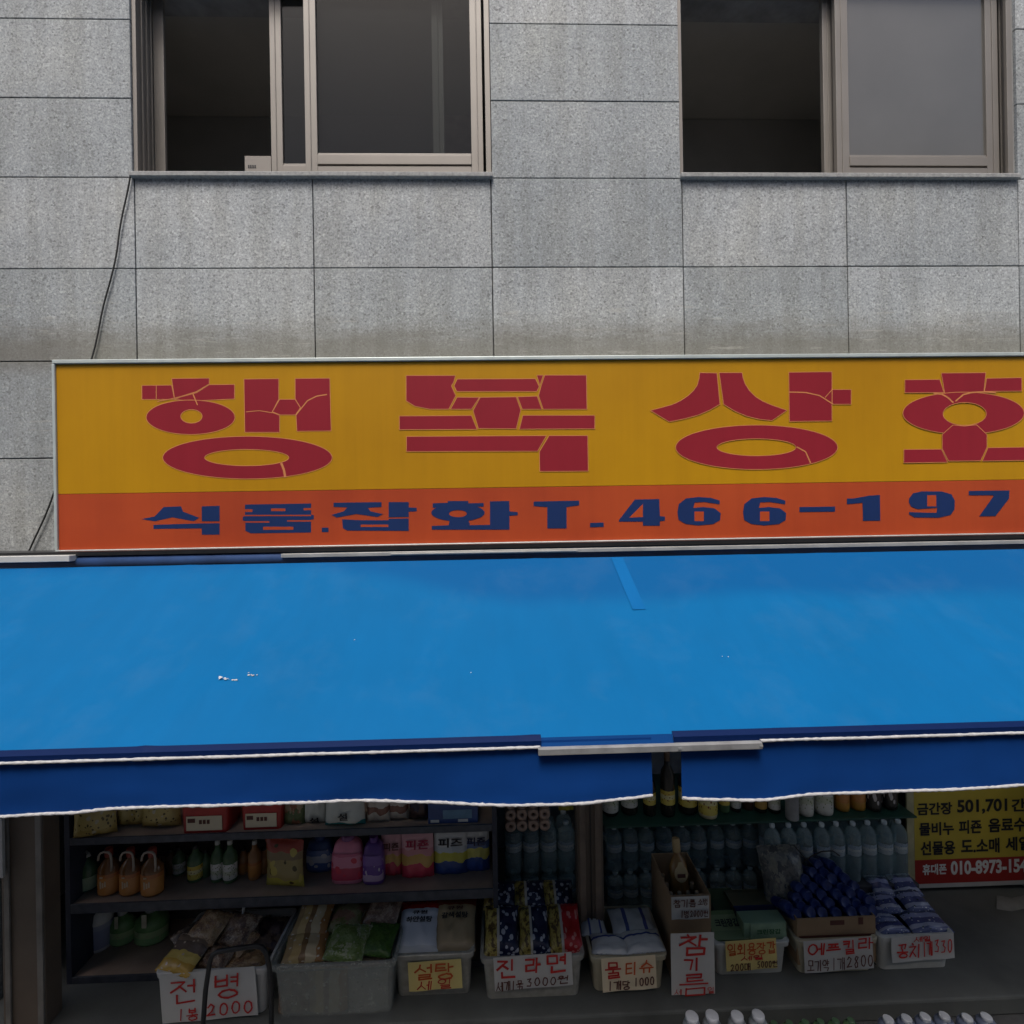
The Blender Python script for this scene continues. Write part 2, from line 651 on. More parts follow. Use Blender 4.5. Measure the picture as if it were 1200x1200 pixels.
VH = {8: [[(.5, 0), (.5, .7)], [(0, .8), (1, .76)]], 13: [[(0, .25), (1, .2)], [(.5, .25), (.5, 1)]],
      18: [[(0, .5), (1, .45)]], 12: [[(.3, 0), (.3, .7)], [(.7, 0), (.7, .7)], [(0, .8), (1, .76)]],
      17: [[(0, .25), (1, .2)], [(.3, .25), (.3, 1)], [(.7, .25), (.7, 1)]]}
VC = {9: (8, 0), 11: (8, 20), 14: (13, 4), 16: (13, 20), 19: (18, 20)}
DIG = {'0': ['o'], '1': [[(.5, 0), (.45, 1)]], '2': [[(.05, .25), (.4, 0), (.85, .2), (.6, .6), (0, .95), (1, .9)]],
       '3': [[(.1, .1), (.8, .05), (.45, .42), (.9, .6), (.7, .95), (.05, .95)]],
       '5': [[(.9, .02), (.25, .05), (.15, .45), (.7, .42), (.9, .7), (.6, 1), (.05, .95)]],
       '8': [[(.85, .1), (.4, 0), (.15, .25), (.8, .65), (.75, .95), (.3, 1), (.12, .75), (.85, .1)]],
       '.': [[(.4, .92), (.5, 1)]], '/': [[(.8, 0), (.2, 1)]]}


def strokes_in(lst, x0, y0, x1, y1):
    out = []
    for st in lst:
        if st == 'o' or st == 'oh':
            ya = y0 + (y1 - y0) * (.38 if st == 'oh' else 0)
            pts = []
            for k in range(15):
                q = -1.2 + 2 * math.pi * k / 13.5
                pts.append(((x0 + x1) / 2 + (x1 - x0) * .46 * math.cos(q), (ya + y1) / 2 + (y1 - ya) * .5 * math.sin(q)))
            out.append(pts)
        else:
            out.append([(x0 + (x1 - x0) * u, y0 + (y1 - y0) * v) for u, v in st])
    return out


def glyph(ch):
    c = ord(ch) - 0xAC00
    if 0 <= c < 11172:
        L, V, T = LS[c // 588], (c % 588) // 28, TS[c % 28]
        out = []
        h = .54 if T else 1.
        if V in VV:
            out += strokes_in(CONS[L], 0, .03, .58, h * .92)
            out += strokes_in(VV[V], .66, 0, 1, h)
        elif V in VH:
            if T:
                out += strokes_in(CONS[L], .18, 0, .82, .34)
                out += strokes_in(VH[V], .0, .38, 1, .62)
            else:
                out += strokes_in(CONS[L], .14, 0, .86, .5)
                out += strokes_in(VH[V], 0, .56, 1, 1)
        else:
            a, b = VC[V]
            out += strokes_in(CONS[L], .05, .02, .55, h * .5)
            out += strokes_in(VH[a], 0, h * .55, .65, h * .92)
            out += strokes_in(VV[b], .7, 0, 1, h)
        if T:
            out += strokes_in(CONS[T], .18, .66, .95, 1)
        return out, 1.0
    if ch in DIG:
        return strokes_in(DIG[ch], .1, 0, .9, 1), .62
    return [], .5


def hand(mb, text, x0, x1, z0, z1, y, wid, mi=0, seed=1, slant=.06, gap=.16):
    """hand lettered marker strokes on a card that faces -y"""
    rnd = random.Random(seed)
    gl = [glyph(c) for c in text]
    tot = sum(a + gap for _, a in gl) - gap
    sx = (x1 - x0) / tot
    H = z1 - z0
    cx = 0
    k = 0
    for sts, adv in gl:
        dz = rnd.uniform(-.05, .05) * H
        for st in sts:
            pts = []
            for (u, v) in st:
                uu = cx + u * adv + rnd.uniform(-.025, .025) + slant * (.5 - v)
                vv = v + rnd.uniform(-.025, .025)
                pts.append((x0 + uu * sx, z1 - vv * H + dz))
            k += 1
            yy = y - .0002 * k
            for i in range(len(pts) - 1):
                a, b = Vector((pts[i][0], pts[i][1])), Vector((pts[i + 1][0], pts[i + 1][1]))
                dd = (b - a)
                if dd.length < 1e-6:
                    continue
                dd.normalize()
                nn = Vector((-dd.y, dd.x)) * wid * rnd.uniform(.42, .56)
                a2, b2 = a - dd * wid * .35, b + dd * wid * .35
                yk = yy - .00004 * i
                mb.quad((a2 - nn).to_3d()[:1] + (yk, (a2 - nn).y), (b2 - nn)[:1] + (yk, (b2 - nn).y),
                        (b2 + nn)[:1] + (yk, (b2 + nn).y), (a2 + nn)[:1] + (yk, (a2 + nn).y), mi)
        cx += adv + gap


# ------------------------------------------------------------------ ground, street and the building
YW = 2.9
FZ = .10


def gx(px, py, Y=YW):
    return at(px, py, Y).x


mb = MB()
mb.quad((-60, -60, 0), (60, -60, 0), (60, 60, 0), (-60, 60, 0))
tag(mb.build('street', ASPH), kind='structure')
mb = MB()
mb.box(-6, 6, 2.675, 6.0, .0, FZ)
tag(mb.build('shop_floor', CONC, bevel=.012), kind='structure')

bld = thing('shop_building', 'grey granite clad building with two sliding windows over the shop front', 'building', (0, YW, 0))
# the slabs: columns and rows read on the wall plane
zr = lambda y: at(360, y, YW).z
rows = [2.42, zr(645.5) + .0, zr(533), zr(421), zr(314), zr(208.2), zr(116.5), zr(25), zr(-66), zr(-157), zr(-250), zr(-345)]
xs = [gx(158, 262), gx(367, 262), gx(576, 262), gx(800, 262), gx(992.5, 262), gx(1193.5, 262)]
cols = [xs[0] - 3.02, xs[0] - 2.01, xs[0] - 1.005] + xs + [xs[-1] + 1.0, xs[-1] + 2.0, xs[-1] + 3.0]
WIN = [(gx(153.5, 100), gx(574.3, 100)), (gx(796, 100), gx(1188.5, 100))]
WZ0 = zr(203.2)
WZ1 = WZ0 + 1.16
mb = MB()
J = .0030
for i in range(len(rows) - 1):
    for j in range(len(cols) - 1):
        x0, x1, z0, z1 = cols[j], cols[j + 1], rows[i], rows[i + 1]
        segs = [(x0, x1, z0, z1)]
        for (a, b) in WIN:
            ns = []
            for (p, q, r, t) in segs:
                if q <= a or p >= b or t <= WZ0 - .002 or r >= WZ1:
                    ns.append((p, q, r, t)); continue
                if p < a: ns.append((p, a, r, t))
                if q > b: ns.append((b, q, r, t))
                if t > WZ1: ns.append((max(p, a), min(q, b), WZ1, t))
                if r < WZ0 - .01: ns.append((max(p, a), min(q, b), r, WZ0 - .004))
            segs = ns
        for (p, q, r, t) in segs:
            if q - p < .02 or t - r < .02:
                continue
            e = random.uniform(-.0015, .0015)
            mb.box(p + J, q - J, YW + e, YW + .035, r + J, t - J)
# piers either side of the open shop front
mb.box(-6.0, gx(-6, 1050, 2.9), YW, YW + .035, 0, 2.415)
mb.box(3.7, 6.0, YW, YW + .035, 0, 2.415)
mb.build('granite_cladding', GRAN, bld, world=True, bevel=.0025)
# wall core behind the slabs, with the window openings left out
mb = MB()
CY0, CY1 = YW + .02, YW + .30
a, b, c_, d_ = WIN[0][0], WIN[0][1], WIN[1][0], WIN[1][1]
ztop = rows[-1]
mb.box(-6, 6, CY0 + .02, CY1, 2.42, WZ0 - .03)
mb.box(-6, a - .005, CY0, CY1, WZ0 - .03, WZ1)
mb.box(b + .005, c_ - .005, CY0, CY1, WZ0 - .03, WZ1)
mb.box(d_ + .005, 6, CY0, CY1, WZ0 - .03, WZ1)
mb.box(-6, 6, CY0, CY1, WZ1, ztop)
mb.box(-6, gx(-6, 1050, 2.9) - .01, CY0 + .016, CY1, 0, 2.42)
mb.box(3.71, 6, CY0 + .016, CY1, 0, 2.42)
mb.build('wall_core', MORTAR, bld, world=True)
# rooms: floor slab over the shop, upstairs rooms, shop interior shell
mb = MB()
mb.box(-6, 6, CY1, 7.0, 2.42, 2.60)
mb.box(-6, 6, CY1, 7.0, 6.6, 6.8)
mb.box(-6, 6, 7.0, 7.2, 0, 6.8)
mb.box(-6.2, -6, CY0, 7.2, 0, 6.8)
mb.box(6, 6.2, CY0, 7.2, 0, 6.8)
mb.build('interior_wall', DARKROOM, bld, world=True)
mb = MB()
for xa in (-2.75, .02, 1.0 - .16, 3.2):
    mb.box(xa, xa + .12, CY1 + .012, 4.09, 2.63, 5.90)
mb.box(-5.9, 5.9, CY1 + .01, 4.2, 4.30, 4.33)
mb.box(-5.9, 5.9, CY1 + .01, 4.2, 5.91, 5.95)
mb.box(-5.9, 5.9, 4.1, 4.18, 4.34, 5.905)
mb.build('room_plaster', plain('room_plaster', (.42, .41, .385), .9, .1, 2), bld, world=True)

# windows
GLS = glass('window_glass')
FROST = None
m_, n_, b_ = nodes_of('frosted_glass')
t_ = noise_tex(n_, 1.1, 4)
r_ = ramp(n_, [(.3, (.092, .089, .080)), (.7, (.125, .121, .110))])
link(n_, t_.outputs[0], r_.inputs[0])
link(n_, r_.outputs[0], b_.inputs['Base Color'])
b_.inputs['Roughness'].default_value = .22
b_.inputs['Specular IOR Level'].default_value = .8
FROST = m_


def frame(mb, x0, x1, z0, z1, y0, y1, wl, wr, wb, wt):
    mb.box(x0, x0 + wl, y0, y1, z0, z1)
    mb.box(x1 - wr, x1, y0, y1, z0, z1)
    mb.box(x0 + wl, x1 - wr, y0 + .001, y1 - .001, z0, z0 + wb)
    mb.box(x0 + wl, x1 - wr, y0 + .001, y1 - .001, z1 - wt, z1)


def sash(win, x0, x1, z0, z1, y0, st, bot, glassm, inner=None):
    mb = MB()
    frame(mb, x0, x1, z0, z1, y0, y0 + .03, st, st, bot * .5 - .004, .05)
    mb.box(x0 + st, x1 - st, y0 - .004, y0 + .026, z0 + bot * .5 + .003, z0 + bot)
    mb.box(x0 + st, x1 - st, y0 + .012, y0 + .020, z0 + bot * .5 - .005, z0 + bot * .5 + .004)
    mb.box(x0 + st * .42, x0 + st * .5, y0 - .004, y0, z0 + .01, z1 - .01)
    mb.box(x1 - st * .5, x1 - st * .42, y0 - .004, y0, z0 + .01, z1 - .01)
    # glazing bead and the grooved lower rail
    mb.box(x0 + st, x1 - st, y0 + .004, y0 + .022, z0 + bot, z0 + bot + .014)
    s = mb.build('sash', ALU, win, world=True, bevel=.003)
    mb = MB()
    mb.box(x0 + st - .003, x1 - st + .003, y0 + .012, y0 + .017, z0 + bot - .003, z1 - .047)
    p = mb.build('pane', glassm, win, world=True)
    return s


def window(k):
    x0, x1 = WIN[k]
    win = None
    mb = MB()
    y0, y1 = YW + .012, YW + .15
    frame(mb, x0, x1, WZ0, WZ1, y0, y0 + .02, .022 if k == 0 else .02, .03, .018, .03)
    # jambs, head and tracks running back
    mb.box(x0, x0 + .014, y0 + .02, y1, WZ0, WZ1)
    mb.box(x1 - .014, x1, y0 + .02, y1, WZ0, WZ1)
    mb.box(x0 + .014, x1 - .014, y0 + .02, y1, WZ1 - .014, WZ1)
    mb.box(x0 + .014, x1 - .014, y0 + .02, y1, WZ0, WZ0 + .012)
    for t in (.045, .085, .125):
        mb.box(x0 + .014, x0 + .026, y0 + t, y0 + t + .008, WZ0 + .012, WZ1 - .014)
        mb.box(x1 - .026, x1 - .014, y0 + t, y0 + t + .008, WZ0 + .012, WZ1 - .014)
        mb.box(x0 + .026, x1 - .026, y0 + t, y0 + t + .006, WZ0 + .012, WZ0 + .024)
    if k == 0:
        mb.box(x0 + .026, x0 + .085, y0 + .14, y0 + .16, WZ0 + .012, WZ1 - .014)
    win = mb.build('window', ALU, bld, world=True, bevel=.002)
    if k == 0:
        win['label'] = 'window with dark clear panes slid to the right'
    else:
        win['label'] = 'window with one pale frosted pane'
    mb = MB()
    mb.box(x0 - .006, x1 + .008, YW - .024, YW + .03, WZ0 - .030, WZ0 - .003)
    mb.build('sill', SILL, win, world=True, bevel=.004)
    zb = WZ0 + .02
    zt = WZ1 - .02
    if k == 0:
        sash(win, gx(357, 100, 2.95), x1 - .045, zb, zt, YW + .045, .068, .115, GLS)
        sash(win, gx(317, 100, 3.0), gx(520, 100, 3.0), zb, zt, YW + .095, .066, .088, GLS)
        mb = MB()
        xa, xb = gx(288, 190, 2.94), gx(318.5, 190, 2.94)
        mb.box(xa, xb, YW + .028, YW + .04, WZ0 + .018, at(300, 184.5, 2.94).z, 0)
        for q in range(4):
            mb.box(xa + .018 + q * .012, xa + .026 + q * .012, YW + .026, YW + .028, WZ0 + .048, WZ0 + .064, 1)
        mb.build('stopper', [ALU, BLKINK], win, world=True)
    else:
        sash(win, gx(979, 100, 2.95), x1 - .05, zb, zt, YW + .045, .075, .115, FROST)
        sash(win, gx(964, 100, 3.0), gx(1120, 100, 3.0), zb, zt, YW + .095, .06, .088, FROST)


window(0)
window(1)
# things of the upstairs room seen through the left pane
mb = MB()
pz = 3.5
mb.box(gx(504, 80, pz), gx(517, 80, pz), pz, pz + .06, 4.34, 5.90)
mb.build('interior_post', plain('yellow_post', (.62, .52, .30), .6), bld, world=True)
mb = MB()
mb.box(gx(372, 80, 3.8), gx(560, 80, 3.8), 3.8, 4.08, 4.34, at(440, 135, 3.8).z)
mb.build('interior_counter', plain('brown_counter', (.40, .28, .25), .6), bld, world=True)

# building across the street: it closes the low sky and shows in the window panes
ob = thing('facing_building', 'plain plastered building across the street reflected in the panes', 'building', (0, -5.2, 0))
mb = MB()
mb.box(-16, 16, -9, -5.2, 0, 9.6)
mb.box(-16.1, 16.1, -9.1, -5.1, 9.6, 9.8)
mb.build('wall', plain('facing_plaster', (.30, .29, .28), .85, .2, 2), ob, world=True)
for i in range(7):
    mb = MB()
    mb.box(-12 + i * 3.6, -10.2 + i * 3.6, -5.24, -5.17, 3.4, 4.9)
    mb.build('window', plain('facing_window', (.05, .055, .06), .15), ob, world=True)

# ------------------------------------------------------------------ cable on the wall
mb = MB()
cp = [(152, 206), (149, 222), (143, 258), (137, 292), (127, 338), (118, 375), (107, 420), (90, 480), (65, 572), (52, 605), (34, 648), (28, 668)]
P = [at(x, y, 2.888) for x, y in cp]
fine = []
for i in range(len(P) - 1):
    for t in range(6):
        q = P[i].lerp(P[i + 1], t / 6)
        q.x += .004 * math.sin(q.z * 14)
        fine.append(q)
fine.append(P[-1])
mb.tube(fine, .0042, 8)
tag(mb.build('cable', RUBBER), 'thin black cable hanging down the granite from the left window sill', 'cable')

# ------------------------------------------------------------------ signboard
YS = 2.72
sg = thing('signboard', 'long yellow and orange signboard with red and blue Korean lettering over the awning', 'sign', (0, YS, 0))
sx0, sx1 = at(67.5, 535, YS).x, at(1330, 520, YS).x
sz1, sz0 = at(620, 422.5, YS).z, at(620, 634.5, YS).z
zmid = at(620, 570.5, YS).z


def faded(name, c0, c1):
    m, n, b = nodes_of(name)
    t = noise_tex(n, .9, 5, .6)
    r = ramp(n, [(.32, c0), (.7, c1)])
    link(n, t.outputs[0], r.inputs[0])
    c = n.nodes.new('ShaderNodeTexCoord')
    mp = n.nodes.new('ShaderNodeMapping')
    mp.inputs['Scale'].default_value = (7., 1., .35)
    link(n, c.outputs['Object'], mp.inputs[0])
    t2 = noise_tex(n, 2.2, 5, .65, vec=mp.outputs[0])
    r2 = ramp(n, [(.35, (.86, .85, .85)), (.6, (1, 1, 1))])
    link(n, t2.outputs[0], r2.inputs[0])
    link(n, mixc(n, .4, r.outputs[0], r2.outputs[0], 'MULTIPLY'), b.inputs['Base Color'])
    b.inputs['Roughness'].default_value = .42
    b.inputs['Specular IOR Level'].default_value = .35
    MATS[name] = m
    return m


SY = faded('sign_yellow', (.43, .205, .004), (.52, .262, .004))
SO = faded('sign_orange', (.34, .046, .017), (.50, .078, .020))
SR = faded('sign_red', (.25, .015, .025), (.30, .018, .030))
SB = faded('sign_blue', (.011, .030, .105), (.013, .034, .125))
SE = plain('letter_edge', (.58, .22, .07), .5, .1)
mb = MB()
mb.box(sx0, sx1, YS, YS + .15, zmid, sz1, 0)
mb.box(sx0, sx1, YS, YS + .15, sz0, zmid - .002, 1)
mb.build('face_panel', [SY, SO], sg, world=True)
mb = MB()
e = .004
mb.box(sx0 - .012, sx1 + .012, YS - .012, YS + .16, sz1 + .001, sz1 + .021)
mb.box(sx0 - .012, sx1 + .012, YS - .012, YS + .16, sz0 - .026, sz0 - .001)
mb.box(sx0 - .016, sx0 - .001, YS - .010, YS + .158, sz0 - .001, sz1 + .001)
mb.box(sx1 + .001, sx1 + .016, YS - .010, YS + .158, sz0 - .001, sz1 + .001)
mb.build('frame', ALUW, sg, world=True, bevel=.003)
mb = MB()
for px in (160, 520, 880, 1180):
    x = gx(px, 640, YS)
    mb.box(x, x + .05, YS + .15, YW + .001, sz0 + .1, sz1 - .1)
mb.build('bracket', BLACKM, sg, world=True)


class Letters:
    def __init__(s):
        s.mb = MB()
        s.k = 0

    def y(s):
        s.k += 1
        return YS - .0006 - .00003 * s.k

    def poly(s, o, sc, pts, mi=0, edge=True):
        Y = s.y()
        q = [at(o[0] + x / sc, o[1] + y / sc, Y) for x, y in pts]
        area = sum(q[i].x * q[(i + 1) % len(q)].z - q[(i + 1) % len(q)].x * q[i].z for i in range(len(q)))
        if area < 0:
            q.reverse()
        s.mb.add(q, [tuple(range(len(q)))], mi)
        if edge:
            s.stroke(q + [q[0]], .0017, 2)

    def stroke(s, q, wd, mi):
        Y = s.y()
        for i in range(len(q) - 1):
            a, b = q[i], q[i + 1]
            d = Vector((b.x - a.x, 0, b.z - a.z))
            if d.length < 1e-6:
                continue
            d.normalize()
            n = Vector((-d.z, 0, d.x)) * wd
            v = [a - n, b - n, b + n, a + n]
            s.mb.add([(p.x, Y - .0000003 * i, p.z) for p in v], [(0, 1, 2, 3)], mi)

    def line(s, o, sc, pts, wd=.004, mi=2):
        s.stroke([at(o[0] + x / sc, o[1] + y / sc, YS) for x, y in pts], wd, mi)

    def ring(s, o, sc, c, r, hc, hr, mi=0, edge=True):
        Y = s.y()
        n = 56
        A, B = [], []
        for i in range(n):
            q = 2 * math.pi * i / n
            A.append(at(o[0] + (c[0] + r[0] * math.cos(q)) / sc, o[1] + (c[1] + r[1] * math.sin(q)) / sc, Y))
            B.append(at(o[0] + (hc[0] + hr[0] * math.cos(q)) / sc, o[1] + (hc[1] + hr[1] * math.sin(q)) / sc, Y))
        s.mb.add(A + B, [(i, i + n, (i + 1) % n + n, (i + 1) % n) for i in range(n)], mi)
        if edge:
            s.stroke(A + [A[0]], .0017, 2)
            s.stroke(B + [B[0]], .0017, 2)


L = Letters()
o, s_ = (150, 430), 4.8
for p in ([(78, 104), (245, 102), (262, 183), (78, 183)], [(245, 65), (457, 63), (457, 100), (385, 145), (295, 170), (262, 180)],
          [(457, 100), (600, 98), (600, 180), (400, 190), (340, 190), (262, 183), (295, 170), (385, 145)],
          [(652, 68), (848, 66), (848, 182), (810, 255), (853, 272), (853, 368), (657, 368)],
          [(853, 182), (940, 182), (970, 230), (942, 270), (857, 270), (812, 252)],
          [(940, 65), (1135, 63), (1143, 360), (950, 362), (945, 272), (972, 232), (940, 180)]):
    L.poly(o, s_, p)
L.ring(o, s_, (352, 283), (250, 97), (357, 278), (60, 38))
L.ring(o, s_, (672, 510), (477, 120), (668, 510), (237, 46))
L.line(o, s_, [(664, 253), (740, 246), (812, 258)], .002)
L.line(o, s_, [(1120, 155), (1060, 165), (1010, 190), (945, 270)], .003)
L.line(o, s_, [(365, 150), (392, 215)], .003)
L.line(o, s_, [(165, 195), (245, 180), (300, 166), (385, 140), (455, 98)], .0022)
L.line(o, s_, [(160, 105), (160, 182)], .0018)
L.line(o, s_, [(862, 540), (878, 580), (885, 622)], .006)
o = (455, 425)
for p in ([(100, 72), (378, 72), (368, 110), (355, 130), (380, 185), (340, 262), (235, 262), (150, 245), (100, 215)],
          [(388, 92), (828, 90), (850, 135), (835, 162), (385, 162), (370, 130)], [(835, 70), (872, 70), (853, 128)],
          [(880, 70), (1115, 70), (1118, 262), (872, 262), (845, 185), (860, 130)], [(387, 194), (513, 195), (468, 262), (350, 262)],
          [(517, 195), (720, 192), (746, 265), (720, 372), (507, 370), (477, 270)], [(727, 192), (838, 188), (864, 262), (754, 262)],
          [(62, 300), (468, 297), (500, 375), (62, 377)], [(757, 296), (1162, 296), (1162, 372), (737, 374)],
          [(102, 415), (890, 410), (840, 498), (102, 500)], [(905, 410), (1122, 410), (1125, 610), (852, 612), (850, 500)]):
    L.poly(o, s_, p)
o = (750, 420)
for p in ([(335, 80), (433, 82), (450, 258), (390, 292), (330, 318), (250, 340), (165, 357), (58, 293), (180, 260), (230, 237), (270, 210), (302, 180), (322, 150), (333, 110)],
          [(445, 80), (575, 80), (580, 110), (590, 140), (615, 180), (650, 215), (690, 240), (740, 262), (828, 292), (742, 350), (670, 342), (600, 325), (530, 295), (470, 258)],
          [(837, 78), (1080, 75), (1080, 352), (840, 355)], [(1081, 175), (1188, 175), (1188, 258), (1081, 258)]):
    L.poly(o, s_, p)
L.ring(o, s_, (656, 500), (456, 125), (655, 500), (222, 48))
L.line(o, s_, [(840, 190), (930, 192), (1010, 210), (1085, 258)], .003)
L.line(o, s_, [(1040, 220), (1080, 175)], .002)
L.line(o, s_, [(880, 498), (930, 525), (958, 588)], .0035)
o, s_ = (1000, 420), 6.0
for p in ([(362, 150), (608, 148), (638, 240), (362, 242)], [(618, 103), (932, 100), (918, 235), (760, 245), (710, 305), (642, 240)],
          [(937, 140), (1185, 135), (1185, 230), (922, 232)], [(355, 640), (620, 638), (663, 730), (355, 735)],
          [(947, 628), (1310, 622), (1310, 715), (907, 722)], [(1350, 92), (1590, 90), (1590, 790), (1350, 795)]):
    L.poly(o, s_, p)
L.ring(o, s_, (775, 385), (427, 148), (783, 390), (152, 80))
L.poly(o, s_, [(700, 468), (783, 476), (866, 466), (940, 535), (940, 625), (895, 720), (670, 722), (625, 635), (625, 535)])
L.line(o, s_, [(560, 246), (620, 252), (660, 275), (700, 312)], .004)
L.line(o, s_, [(715, 302), (770, 255), (830, 240), (920, 236), (1000, 242)], .004)
L.mb.build('red_lettering', [SR, SY, SE], sg, world=True)

L = Letters()
o, s_ = (150, 575), 4.8


def bl(*ps):
    for p in ps:
        L.poly(o, s_, p, 0, False)


def slot(x0, y0, x1, y1, mi=1):
    L.poly(o, s_, [(x0, y0), (x1, y0), (x1, y1), (x0, y1)], mi, False)


bl([(75, 160), (150, 145), (200, 92), (298, 88), (310, 118), (400, 152), (370, 172), (250, 150), (150, 172)],
   [(415, 88), (515, 85), (515, 172), (415, 172)], [(143, 192), (415, 184), (515, 183), (515, 247), (415, 248), (415, 212), (143, 215)],
   [(658, 78), (1030, 72), (1030, 135), (1045, 138), (1045, 160), (1030, 162), (1030, 235), (690, 240), (660, 225), (660, 170), (645, 168), (645, 148), (658, 142)],
   [(1090, 208), (1128, 208), (1128, 233), (1090, 233)])
for q in ((658, 105, 700, 120), (805, 100, 885, 115), (988, 98, 1030, 110), (658, 136, 1030, 143), (650, 172, 795, 180), (895, 166, 1030, 174), (760, 203, 930, 220)):
    slot(*q)
o = (380, 570)
bl([(52, 92), (322, 88), (322, 115), (245, 120), (260, 140), (330, 155), (300, 172), (180, 155), (70, 175), (40, 160), (110, 140), (130, 118), (52, 115)],
   [(362, 88), (475, 88), (475, 118), (520, 120), (520, 140), (475, 142), (475, 172), (362, 174)],
   [(100, 185), (200, 190), (362, 190), (362, 182), (475, 180), (475, 250), (130, 248), (105, 235)],
   [(610, 95), (695, 92), (695, 82), (810, 82), (810, 95), (897, 93), (897, 113), (610, 120)],
   [(705, 185), (810, 185), (820, 218), (932, 216), (932, 84), (1040, 82), (1042, 140), (1088, 145), (1088, 162), (1042, 165), (1042, 243), (605, 243), (605, 222), (700, 218)])
slot(205, 215, 360, 228)
Yk = L.k
L.ring(o, s_, (752, 148), (150, 48), (752, 153), (50, 20), 0, False)
o, s_ = (620, 560), 3.75
bl([(20, 104), (220, 100), (220, 120), (165, 128), (165, 222), (80, 222), (80, 128), (20, 124)],
   [(268, 198), (328, 196), (328, 215), (268, 217)],
   [(395, 185), (465, 95), (572, 93), (575, 168), (597, 170), (597, 188), (575, 190), (575, 210), (500, 210), (500, 192), (395, 192)],
   [(1188, 128), (1345, 126), (1345, 148), (1188, 150)])
L.poly(o, s_, [(440, 175), (500, 115), (500, 172)], 1, False)
for dx in (0, 288):
    bl([(x + dx, y) for x, y in [(652, 150), (658, 115), (690, 90), (745, 84), (800, 88), (838, 100), (838, 116), (770, 106), (728, 108), (722, 132), (765, 128), (815, 134), (842, 155), (840, 185), (810, 203), (745, 209), (690, 203), (657, 185)]])
    slot(727 + dx, 148, 768 + dx, 190)
o, s_ = (1000, 420), 6.0
bl([(-45, 985), (0, 985), (110, 965), (187, 960), (190, 1140), (68, 1142), (65, 1015), (-45, 1025)],
   [(392, 985), (420, 948), (480, 935), (620, 935), (690, 955), (714, 1000), (712, 1060), (685, 1100), (600, 1120), (430, 1118), (392, 1095), (392, 1080), (520, 1085), (585, 1085), (590, 1050), (450, 1060), (405, 1040), (390, 1010)],
   [(812, 932), (1098, 928), (1095, 985), (1000, 1108), (885, 1110), (985, 970), (985, 962), (812, 962)])
slot(520, 962, 583, 1040)
L.mb.build('blue_lettering', [SB, SO, SE], sg, world=True)

# ------------------------------------------------------------------ awning
YT, YF = 2.60, 1.70
aw = thing('awning', 'wide bright blue fabric awning with navy valance over the shop front', 'awning', (0, YT, 2.4))
zT = at(600, 655, YT).z
zF = at(600, 866.5, YF).z
ax0, ax1 = -3.4, 3.6
NX, NY = 150, 40
xl0, xr0 = -3.4, at(634, 868, YF).x


def top_z(x, t):
    # a taut sheet with a slight belly, soft diagonal creases and edge ripple
    z = zT + (zF - zT) * t - .018 * math.sin(math.pi * t)
    z += .014 * noise.noise((x * .9, t * 1.3, 1.7)) * math.sin(math.pi * min(1, t * 1.02))
    z += .0035 * noise.noise((x * 3.1 + t, t * 2.2, 4.7)) * math.sin(math.pi * min(1, t))
    z += .004 * noise.noise((x * 4.5, 1.2, .3)) * math.exp(-t / .18) * min(1, t * 12)
    for (cx, ct, dx, amp, wd) in ((-1.02, .62, -.36, .011, .024), (.30, .3, .35, .004, .03), (1.1, .5, -.3, .005, .05), (-1.9, .4, .3, .005, .06), (-1.6, .25, -.2, .004, .03), (.05, .7, .2, .004, .035), (1.75, .35, .25, .005, .03)):
        u = x - cx - dx * (t - ct)
        z += amp * math.exp(-(u / wd) ** 2) * math.exp(-((t - ct) / .33) ** 2)
    return z


def sheet(x0, x1, nx, y_lift=0.):
    mb = MB()
    vs = []
    for i in range(nx + 1):
        x = x0 + (x1 - x0) * i / nx
        for j in range(NY + 1):
            t = j / NY
            vs.append((x, YT + (YF - YT) * t, top_z(x, t) + y_lift))
    fs = [(i * (NY + 1) + j, i * (NY + 1) + j + 1, (i + 1) * (NY + 1) + j + 1, (i + 1) * (NY + 1) + j) for i in range(nx) for j in range(NY)]
    mb.add(vs, fs, 0, True)
    return mb


FABB = fabric('blue_awning_fabric', (.0015, .112, .30), .10, painted_shade=(.0015, .082, .248))
sheet(ax0, ax1, NX).build('canopy', FABB, aw, world=True)
